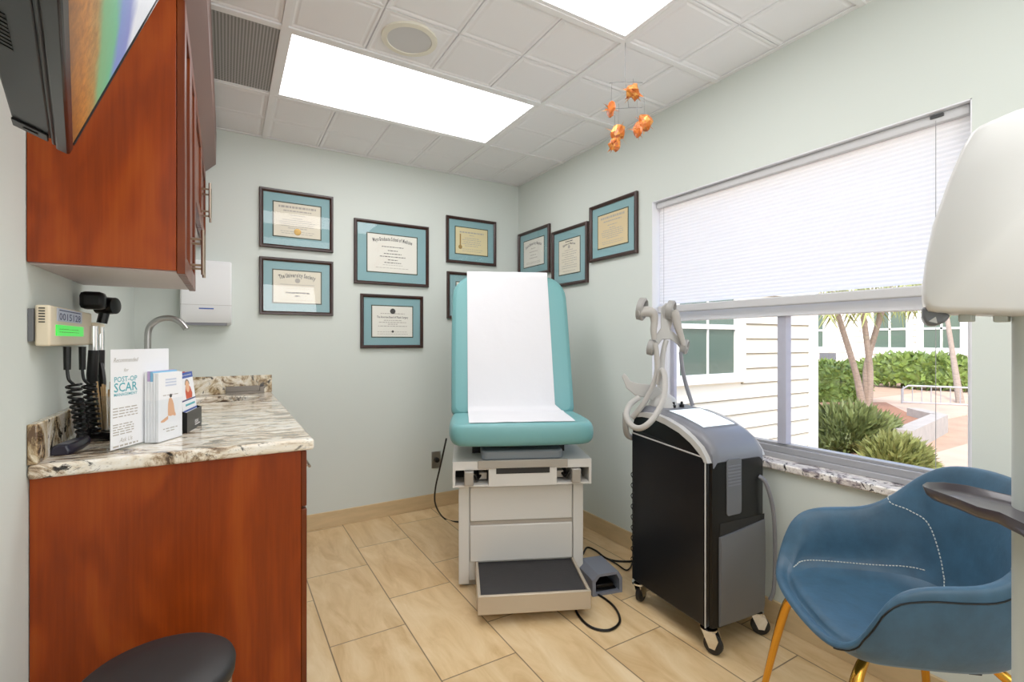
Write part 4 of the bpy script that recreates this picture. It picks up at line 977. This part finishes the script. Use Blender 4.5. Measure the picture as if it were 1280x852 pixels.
for y in (.072, .065, .058, .051, .044): words(x_, -.046, .03, y, .003, TX, rn, 2)
put_text(x_, 'Ask Us', .018, TX @ Matrix.Translation((0, .022, 0)), .9, .35, 0); words(x_, -.046, .046, .010, .005, TX, rn, 0)
x_.build('lettering', [M['inklight'], M['tealink'], M['inklight']], sh_, smooth=False)
pk = MB(); x0, x1, yd = Ls * .50, Ls - .001, -.045
pk.quad((x0, yd, .0), (x1, yd, .0), (x1, yd, .13), (x0, yd, .13)); pk.quad((x0, yd, .0), (x0, -.001, .0), (x0, -.001, .13), (x0, yd, .13)); pk.quad((x1, yd, .0), (x1, -.001, .0), (x1, -.001, .13), (x1, yd, .13)); pk.quad((x0, yd, .001), (x1, yd, .001), (x1, -.001, .001), (x0, -.001, .001))
pk.build('brochure_pocket', M['acrylic'], t, smooth=False)
Rz = Matrix.Rotation(ang, 4, 'Z')
def at_sign(x, y, z): return Matrix.Translation((A.x, A.y, CZ1)) @ Rz @ Vector((x, y, z))
names = ['white leaflet at the very back of the acrylic pocket', 'leaflet with lilac heading in the acrylic pocket', 'leaflet with pale blue heading in the acrylic pocket', 'second white leaflet from the front in the acrylic pocket', 'front white leaflet with a seated figure in the acrylic pocket']
for k in range(5):
    y = -.006 - k * .0078; ht = .213 + (.003 if k in (1, 2) else 0) - .001 * k
    l = at_sign(x0 + .004 + .001 * k, y, .0025)
    t = thing('brochure', names[k], 'brochure', l, ang, 'leaflets in the acrylic pocket')
    wd = Ls * .46
    MB().box((0, -.0068, 0), (wd, 0, ht)).build('folded_sheet', M['whitepaper'], t, smooth=False)
    if k in (1, 2): MB().box((0, -.0071, ht - .03), (wd, -.0068, ht)).box((-.0003, -.0068, ht - .03), (wd * 1.002, 0, ht + .0004)).build('heading_band', M['pinkpaper' if k == 1 else 'bluepaper'], t, smooth=False)
    if k == 4:
        x_ = MB(); TX = frame_T((wd / 2, -.0073, 0), (1, 0, 0), (0, 0, 1)); rn = random.Random(9)
        for y_ in (.185, .176, .167): bar(x_, -.024, .026, y_, .005, TX, 0)
        words(x_, -.034, .034, .138, .0025, TX, rn, 1); words(x_, -.034, .034, .034, .003, TX, rn, 1); words(x_, -.02, .02, .026, .003, TX, rn, 1)
        x_.build('lettering', [M['stickerblue'], M['inklight']], t, smooth=False)
        fg = MB()
        P = [(-.008, .128), (.002, .130), (.008, .122), (.014, .108), (.018, .085), (.024, .074), (.020, .070), (.008, .074), (.0, .072), (-.012, .075), (-.03, .065), (-.044, .062), (-.044, .058), (-.03, .057), (-.012, .064), (-.013, .09), (-.012, .112)]
        fg.add([TX @ Vector((x, y, .0001)) for x, y in P], [tuple(range(len(P)))]); fg.lathe([(.001, .0002), (.006, .0001)], c=TX @ Vector((.0, .136, 0)), n=14, axis=(0, -1, 0), mi=1)
        fg.build('seated_figure_print', [M['skin'], M['ink']], t, smooth=False)
# black card holder
Q = atz(234, 541, CZ1); Q2 = atz(252, 530, CZ1); a2 = math.atan2(Q2.y - Q.y, Q2.x - Q.x); Lw = (Q2 - Q).length
t = thing('card_holder', 'black plastic card holder beside the acrylic sign holder', 'card holder', (Q.x, Q.y, CZ1), a2)
b = MB(); b.box((0, 0, 0), (Lw, .003, .068)); b.box((0, .05, 0), (Lw, .053, .085)); b.box((0, .003, 0), (Lw, .05, .003))
for x in (0, Lw - .003): b.loft([[Vector((xx, y, z)) for y, z in ((.003, .0), (.05, 0), (.05, .085), (.003, .068))] for xx in (x, x + .003)])
b.build('holder_body', M['black'], t, smooth=False)
x_ = MB(); TX = frame_T((Lw * .62, -.0006, .018), (1, 0, 0), (0, 0, 1)); put_text(x_, 'ISN', .018, TX, 1.6); bar(x_, -.02, .045, -.006, .003, TX); x_.build('logo', M['whitepaper'], t, smooth=False)
Rz2 = Matrix.Rotation(a2, 4, 'Z')
lab = ['pamphlet at the back of the black card holder', 'second pamphlet from the back in the black card holder', 'third pamphlet from the back in the black card holder', 'front pamphlet with blue heading and a face in the black card holder']
for k in range(4):
    l = Matrix.Translation((Q.x, Q.y, CZ1 + .004)) @ Rz2 @ Vector((.008, .044 - .011 * k, 0))
    t = thing('pamphlet', lab[k], 'pamphlet', l, a2, 'pamphlets in the black card holder'); t.rotation_euler = (math.radians(-7), 0, a2)
    wd = Lw - .018; ht = .196 - k * .001
    MB().box((0, -.006, 0), (wd, 0, ht)).build('folded_sheet', M['redink' if k < 3 else 'whitepaper'], t, smooth=False)
    if k == 3:
        TX = frame_T((wd / 2, -.0064, 0), (1, 0, 0), (0, 0, 1)); x_ = MB()
        bar(x_, -wd / 2, wd / 2, .176, .02, TX, 0); bar(x_, -wd / 2, wd / 2, .062, .006, TX, 0); bar(x_, -wd / 2, wd / 2, .098, .005, TX, 1); bar(x_, -wd * .3, wd * .4, .08, .007, TX, 2); bar(x_, -wd * .4, wd * .4, .184, .004, TX, 3)
        x_.build('printed_bands', [M['blueink'], M['darkblue'], M['tealink'], M['whitepaper']], t, smooth=False)
        fg = MB(); P = [(-.03, .104), (.04, .104), (.05, .118), (.035, .142), (.02, .150), (-.02, .148), (-.03, .13)]
        fg.add([TX @ Vector((x, y, .0001)) for x, y in P], [tuple(range(len(P)))], 1); P = [(-.018 + .022 * math.cos(a) + .02, .146 + .02 * math.sin(a)) for a in [i * PI / 8 for i in range(16)]]
        fg.add([TX @ Vector((x, y, .0003)) for x, y in P], [tuple(range(16))], 0); P = [(.002 + .028 * math.cos(a), .152 + .020 * math.sin(a)) for a in [i * PI / 8 for i in range(9)]]
        fg.add([TX @ Vector((x, y, .0002)) for x, y in P], [tuple(range(9))], 2); fg.build('portrait_print', [M['skin'], M['redink'], M['bark']], t, smooth=False)
# applicator jar
q = atz(133, 543, CZ1); q = Vector((-.325, 2.02, CZ1))
t = thing('glass_jar', 'clear glass jar of wooden applicators behind the acrylic sign holder', 'jar', q)
MB().lathe([(.045, 0), (.05, .006), (.05, .13), (.046, .135), (.046, .13), (.047, .008), (.001, .006), (.001, .0)], n=28).build('jar_wall', M['jarglass'], t)
for k in range(14):
    a = 2 * PI * k / 14; r = .02 + .012 * (k % 3)
    MB().tube([Vector((r * .6 * math.cos(a), r * .6 * math.sin(a), .009)), Vector((r * 1.05 * math.cos(a), r * 1.05 * math.sin(a), .15 + .01 * (k % 4)))], .0028, 6).build('applicator', M['stick'], t) if k < 0 else None
for k in range(14):
    a = 2 * PI * k / 14; r = .02 + .010 * (k % 3)
    o = MB().tube([q + Vector((r * .6 * math.cos(a), r * .6 * math.sin(a), .010)), q + Vector((r * 1.05 * math.cos(a), r * 1.05 * math.sin(a), .15 + .01 * (k % 4)))], .0028, 6).build('wooden_applicator', M['stick'], loc=q + Vector((0, 0, .01)))
    tag(o, 'thin wooden applicator stick standing in the glass jar', 'stick', 'applicators in the glass jar')

# ------------------------------------------------------------------ hanging mobile
t = thing('hanging_mobile', 'mobile of folded orange and copper paper ornaments hung from the ceiling grid', 'mobile', (1.42, 1.475, H - .006))
org = Vector(t.location)
MB().tube([(0, 0, 0), (0, 0, -.16)], .0009, 6).tube([(-.055, .035, -.165), (0, 0, -.16), (.06, -.038, -.165)], .0012, 6).tube([(0, 0, -.16), (.01, -.01, -.27)], .001, 6).tube([(-.045, .02, -.275), (.01, -.01, -.27), (.055, -.04, -.27)], .0012, 6).build('wires', M['wire'], t)
orn = [(792, 115, 1.96, .038, 0), (764, 137, 1.99, .030, 1), (773, 166, 1.98, .042, 0), (768, 181, 1.96, .032, 0), (797, 163, 1.97, .032, 1), (806, 153, 1.98, .040, 0)]
for i, (px, py, d, r, kind) in enumerate(orn):
    c = at(px, py, d) - org; rn = random.Random(40 + i)
    b = MB()
    bm = bmesh.new(); bmesh.ops.create_icosphere(bm, subdivisions=2, radius=1)
    vs = []
    for v in bm.verts:
        p = v.co.copy(); sq = (0.35, 1, 1.35) if kind else (1, .8, 1.0)
        k = rn.uniform(.55, 1.0); vs.append(c + Vector((p.x * sq[0], p.y * sq[1], p.z * sq[2])) * r * k)
    fs = [tuple(v.index for v in f.verts) for f in bm.faces]; bm.free()
    b.add(vs, fs)
    for f in range(len(b.mi)): b.mi[f] = 1 if rn.random() < .4 and not kind else 0
    for k in range(9):
        d_ = Vector((rn.uniform(-1, 1), rn.uniform(-1, 1), rn.uniform(-1.2, .6))).normalized(); s_ = d_.orthogonal().normalized() * r * .28
        b.add([c + d_ * r * .6 + s_, c + d_ * r * .6 - s_, c + d_ * r * (1.5 if k % 2 else 1.25)], [(0, 1, 2)], k % 2)
    b.build('folded_ornament', [M['orange'], M['copper']], t, smooth=False)
    MB().tube([c + Vector((0, 0, r * .8)), Vector((c.x * .95, c.y * .95, min(-.165, c.z + .12)))], .0006, 5).build('thread', M['wire'], t)

# ------------------------------------------------------------------ outside the window
GZ = -.1
struct(MB().box((2.175, -14, GZ - .1), (40, 30, GZ)).build('ground', M['ground'], smooth=False))
struct(MB().box((9.0, 3.2, GZ), (16.2, 5.2, GZ + .012)).box((6.3, -6, GZ), (14.0, 2.3, GZ + .01)).build('path', M['pavers'], smooth=False))
# the near wing: lap siding facing the window, one large window
t = thing('neighbor_house_wing', 'cream lap-sided house wing just outside the window, at left', 'house', (2.3, 2.96, GZ))
Wx1 = 5.79 - 2.3
s = MB(); s.box((0, .03, 0), (Wx1, 3.0, 3.2)); k = 0; z = .12
wx0, wx1, wz0, wz1 = 3.35 - 2.3, 4.45 - 2.3, .90, 2.6    # window opening incl. casing (local z)
while z < 3.1:
    for xa, xb in ((0, wx0), (wx1, Wx1 - .13)) if wz0 - .05 < z + .08 < wz1 + .05 else ((0, Wx1 - .13),):
        s.add([(xa, .028, z + .15), (xb, .028, z + .15), (xb, .002, z + .012), (xa, .002, z + .012), (xb, .028, z + .012), (xa, .028, z + .012)], [(0, 1, 2, 3), (3, 2, 4, 5), (0, 3, 5), (1, 4, 2)])
        s.box((xa, .014, z), (xb, .03, z + .013), 1)  # dark tan strip paints the shadow under each board's lower edge
    z += .15
s.build('siding', [M['siding'], M['lapshade']], t, smooth=False)
MB().box((Wx1 - .13, -.02, 0), (Wx1 + .01, .03, 3.2)).box((0, -.02, 0), (Wx1 - .13, .03, .12)).build('corner_board', M['sidingtrim'], t, bevel=.004)
f = MB(); f.box((wx0, -.03, wz0), (wx1, .02, wz0 + .06)); f.box((wx1 - .11, -.025, wz0 + .06), (wx1, .02, wz1)); f.box((wx0, -.025, wz0 + .06), (wx0 + .11, .02, wz1)); f.box((wx0 + .11, -.025, wz1 - .1), (wx1 - .11, .02, wz1))
fr = f.build('window', M['sidingtrim'], t, bevel=.004)
f = MB(); f.box((wx0 + .11, -.012, wz0 + .06), (wx0 + .15, .02, wz1 - .1)); f.box((wx1 - .15, -.012, wz0 + .06), (wx1 - .11, .02, wz1 - .1)); f.box((wx0 + .15, -.012, wz0 + .06), (wx1 - .15, .02, wz0 + .09)); f.box((wx0 + .15, -.015, 1.415), (wx1 - .15, .02, 1.46)); f.box(((wx0 + wx1) / 2 - .01, -.004, wz0 + .09), ((wx0 + wx1) / 2 + .01, .02, 1.415)); f.box(((wx0 + wx1) / 2 - .01, -.004, 1.46), ((wx0 + wx1) / 2 + .01, .02, wz1 - .1))
f.build('sash', M['sidingtrim'], fr, bevel=.002)
MB().box((wx0 + .13, .008, wz0 + .08), (wx1 - .13, .02, wz1 - .1)).build('pane', M['reflglass'], fr, smooth=False)
# far building across the courtyard
t = thing('courtyard_building', 'pale peach lap-sided building across the courtyard', 'building', (18, 0, GZ))
s = MB(); s.box((.03, -6, 0), (4, 14, 5.5)); z = .2
while z < 5.2:
    s.add([(.028, -6, z + .18), (.028, 14, z + .18), (-.005, 14, z), (-.005, -6, z), (.028, 14, z), (.028, -6, z)], [(0, 1, 2, 3), (3, 2, 4, 5)]); z += .18
s.build('siding', M['farsiding'], t, smooth=False)
for y0, y1 in ((6.56, 7.415), (5.29, 6.13), (8.95, 9.7), (3.9, 4.7)):
    z0, z1 = 1.10, 2.25
    f = MB(); e = .16
    f.box((-.05, y0 - e, z0 - .2), (.0, y1 + e, z0)); f.box((-.05, y0 - e, z1), (.0, y1 + e, z1 + .18)); f.box((-.05, y0 - e, z0), (0, y0, z1)); f.box((-.05, y1, z0), (0, y1 + e, z1))
    f.box((-.04, (y0 + y1) / 2 - .025, z0), (0, (y0 + y1) / 2 + .025, z1)); f.box((-.04, y0, (z0 + z1) / 2 - .03), (0, y1, (z0 + z1) / 2 + .03))
    w_ = f.build('window', M['sidingtrim'], t, smooth=False); MB().box((-.015, y0, z0), (-.005, y1, z1)).build('pane', M['reflglass'], w_, smooth=False)
# palms: three trunks from one root
def palm(base, tops, label, crown=True, r0=.058):
    t = thing('palm_tree', label, 'palm tree', base)
    for k, (tp, bend) in enumerate(tops):
        tp = Vector(tp) - Vector(base); st = Vector(bend) * .0 + Vector((0, 0, -.05)) + (tp - Vector((0, 0, tp.z))) * .12
        mid = st.lerp(tp, .5) + Vector(bend)
        MB().tube([st, st.lerp(mid, .5) + Vector(bend) * .25, mid, tp, tp + (tp - mid) * .85], [r0 * 1.25, r0, r0 * .85, r0 * .75, r0 * .65], 10, smooth=5).build('trunk', M['bark'], t)
        ctr = tp + (tp - mid) * .85; fr = MB(); rn = random.Random(k + 11)
        for q in range(13):
            a = q * 2.4; L = rn.uniform(1.1, 1.6); dirv = Vector((math.cos(a), math.sin(a), 0)); spine = []
            for s_ in range(9):
                f = s_ / 8; spine.append(ctr + dirv * L * f * (1 - .25 * f) + Vector((0, 0, .35 * f - 1.25 * f * f)))
            sd = dirv.cross(Vector((0, 0, 1)))
            for a_, b_ in zip(spine, spine[1:]):
                for s2 in (-1, 1):
                    for u_ in (0, .5):
                        p = a_.lerp(b_, u_); tip = p + sd * s2 * .16 + (b_ - a_) * .9 + Vector((0, 0, -.14))
                        fr.add([p, a_.lerp(b_, u_ + .35), tip], [(0, 1, 2)])
        fr.build('fronds', M['frond'], t, smooth=False)
b0 = (9.887, 4.172, GZ)
palm(b0, [(at(1047, 392, 8.7), (0, -.05, -.02)), (at(1078, 385, 8.6), (.05, -.05, 0)), (at(1105, 380, 8.5), (-.05, .12, 0))], 'palm with three leaning trunks rising from the planter')
palm((12.9, 3.75, GZ), [(at(1182, 385, 11.6), (0, 0, 0))], 'single slim palm trunk beyond the bicycle rack', r0=.06)
# planter: concrete kerb with mulch
t = thing('planter_bed', 'low concrete planter kerb with red mulch around the palm', 'planter', (0, 0, GZ))
def kerb(mb, a, b, h, wd=.18):
    a, b = Vector(a), Vector(b); dr = (b - a).normalized(); s_ = Vector((-dr.y, dr.x, 0)) * wd / 2
    mb.loft([[a + s_, a - s_, a - s_ + Vector((0, 0, h)), a + s_ + Vector((0, 0, h))], [b + s_, b - s_, b - s_ + Vector((0, 0, h)), b + s_ + Vector((0, 0, h))]])
k1, k2, k3, k4 = (6.9, 2.55, 0), (8.85, 2.83, 0), (11.4, 3.9, 0), (8.0, 4.6, 0)
b = MB(); kerb(b, k1, k2, .25); kerb(b, k2, (9.3, 3.3, 0), .25); b.build('kerb', M['concrete'], t, smooth=False)
MB().loft([[Vector(p) + Vector((0, 0, z)) for p in (k1, k2, (9.3, 3.3, 0), (10.9, 4.3, 0), (9.6, 5.0, 0), (7.4, 4.0, 0))] for z in (.02, .13)]).build('mulch', M['mulch'], t, smooth=False)
# shrubs
def bush(name, label, cat, c, rad, n, leaf, mat, seed, boxy=False, spiky=False, wide=.45):
    rn = random.Random(seed); b = MB(); c = Vector(c)
    for k in range(n):
        if boxy: p = Vector((rn.uniform(-1, 1), rn.uniform(-1, 1), rn.uniform(-1, 1))); m_ = max(abs(p.x), abs(p.y), abs(p.z)); p = p / m_ * rn.uniform(.88, 1.03)
        else:
            p = Vector((rn.gauss(0, 1), rn.gauss(0, 1), rn.gauss(0, 1))).normalized() * rn.uniform(.75, 1.0)
            p *= .85 + .3 * noise.noise(p * 2.2 + Vector((seed, 0, 0)))
            if p.z < -.3: p.z = -.3 + rn.uniform(-.1, .1)
        q = Vector((p.x * rad[0], p.y * rad[1], p.z * rad[2]))
        d = (Vector((p.x, p.y, p.z + .5)).normalized() if spiky else Vector((rn.gauss(0, 1), rn.gauss(0, 1), rn.gauss(0, 1) + .4)).normalized()) + Vector((rn.gauss(0, .25), rn.gauss(0, .25), rn.gauss(0, .25)))
        d.normalize(); s_ = d.orthogonal().normalized(); s_.rotate(Matrix.Rotation(rn.uniform(0, 6.28), 3, d)); L = leaf * rn.uniform(.7, 1.3)
        b.add([q, q + d * L * .5 + s_ * L * wide * .5, q + d * L, q + d * L * .5 - s_ * L * wide * .5], [(0, 1, 2, 3)])
    # dense heart so that no daylight shows through
    hb = MB(); bm = bmesh.new(); bmesh.ops.create_icosphere(bm, subdivisions=3, radius=1)
    vs = [Vector((v.co.x * rad[0], v.co.y * rad[1], max(v.co.z, -.55) * rad[2])) * (.80 + .2 * noise.noise(v.co * 2.2 + Vector((seed, 0, 0)))) for v in bm.verts] if not boxy else None
    if boxy: b.box((-rad[0] * .88, -rad[1] * .88, -rad[2]), (rad[0] * .88, rad[1] * .88, rad[2] * .88))
    else: b.add(vs, [tuple(v.index for v in f.verts) for f in bm.faces])
    bm.free()
    b.v = [p + c for p in b.v]
    return tag(b.build(name, M[mat], loc=(c.x, c.y, GZ), smooth=False), label, cat)
bush('juniper_shrub', 'spreading feathery green shrub just outside the window', 'shrub', (6.72, 3.06, -.02), (.74, .48, .36), 5200, .17, 'leaf2', 3, spiky=True, wide=.22)
bush('juniper_shrub', 'lower olive green shrub in front of the planter kerb', 'shrub', (6.02, 2.28, -.08), (.44, .26, .26), 3000, .13, 'leaf2b', 4, spiky=True, wide=.22)
bush('clipped_hedge', 'square clipped green hedge left of the palm trunks', 'hedge', (11.4, 5.75, .28), (.62, .75, .42), 3200, .12, 'leaf1', 5, boxy=True)
bush('leafy_hedge', 'long bright leafy hedge along the far building behind the palm', 'hedge', (16.3, 5.55, .30), (.6, 1.85, .58), 4600, .22, 'leaf1', 6)
# rack
t = thing('bicycle_rack', 'pale metal bicycle rack beside the courtyard path', 'bicycle rack', (12.4, 3.95, GZ), math.radians(-58))
b = MB(); L = .62
b.tube([(-L, 0, 0), (-L, 0, .30), (-L + .1, 0, .38), (L, 0, .38), (L + .4, 0, .38)], .018, 8)
for k in range(11): x = -L + .02 + k * .15; b.tube([(x, 0, .03), (x, 0, .37)], .009, 6)
b.tube([(-L, 0, .04), (L + .4, 0, .04)], .014, 8); b.build('rack_frame', M['alum'], t)
# arched noticeboard
q = at(1045, 455, 13); rz = math.radians(-57)
t = thing('courtyard_noticeboard', 'small white arched notice board with dark panel beyond the hedge', 'notice board', (q.x, q.y, GZ), rz)
b = MB()
for x in (-.55, .75): b.box((x - .04, -.04, 0), (x + .04, .04, 1.15))
b.tube([(-.62, 0, 1.1), (-.3, 0, 1.12), (.1, 0, 1.38), (.5, 0, 1.12), (.82, 0, 1.1)], .03, 8, smooth=4); b.build('arch_frame', M['sidingtrim'], t)
MB().box((-.38, -.03, .3), (-.0, .0, .98)).build('notice_panel', M['concrete'], t); MB().box((-.38, -.035, .80), (-.0, -.031, .98)).build('notice_heading', M['dgrey'], t)

# ------------------------------------------------------------------ light
wd = bpy.data.worlds.new('sky'); scn.world = wd; wd.use_nodes = True; nt = wd.node_tree
sky = N(nt, 'ShaderNodeTexSky'); sky.sky_type = 'NISHITA'; sky.sun_disc = False; sky.sun_elevation = math.radians(48); sky.sun_rotation = math.radians(235); sky.air_density = 1.0; sky.dust_density = 2.0
bg = nt.nodes['Background']; bg.inputs['Strength'].default_value = 0.58; nt.links.new(sky.outputs[0], bg.inputs['Color'])
ld = bpy.data.lights.new('sun', 'SUN'); ld.energy = 2.1; ld.angle = math.radians(1.5); ld.color = (1, .96, .9)
lo = bpy.data.objects.new('sun', ld); COL.objects.link(lo); lo.rotation_euler = Vector((.62, .42, -.95)).to_track_quat('-Z', 'Y').to_euler()
def area(name, loc, target, sx, sy, e, col=(1, 1, 1)):
    l = bpy.data.lights.new(name, 'AREA'); l.shape = 'RECTANGLE'; l.size = sx; l.size_y = sy; l.energy = e; l.color = col
    o = bpy.data.objects.new(name, l); COL.objects.link(o); o.location = loc; o.rotation_euler = (Vector(target) - Vector(loc)).to_track_quat('-Z', 'Y').to_euler(); return o
area('room_fill', (.7, -1.15, 1.5), (1.0, 2.6, 1.1), 1.9, 1.7, 13, (1, 1, 1))  # added fill lamp behind the camera, stands for no modelled door
area('ceiling_fill', (.75, -.75, 1.75), (.85, .7, 2.44), .7, .5, 11, (1, .99, .98))  # unseen uplight added to brighten the ceiling
area('overhead_fill', (.81, -.05, 2.42), (.81, -.05, 0), 1.16, .56, 8, (1, 1, 1))  # added overhead fill out of view, no fixture belongs to it

# ------------------------------------------------------------------ camera
cd = bpy.data.cameras.new('camera'); cd.sensor_fit = 'HORIZONTAL'; cd.sensor_width = 36; cd.lens = FOC / 1280 * 36; cd.clip_start = .02; cd.clip_end = 200
co = bpy.data.objects.new('camera', cd); COL.objects.link(co); co.location = (0, 0, CAMH); co.rotation_euler = (PI / 2, 0, math.radians(-30.7)); scn.camera = co
scn.view_settings.view_transform = 'Standard'; scn.view_settings.look = 'None'; scn.view_settings.exposure = -0.05; scn.view_settings.gamma = 1.12
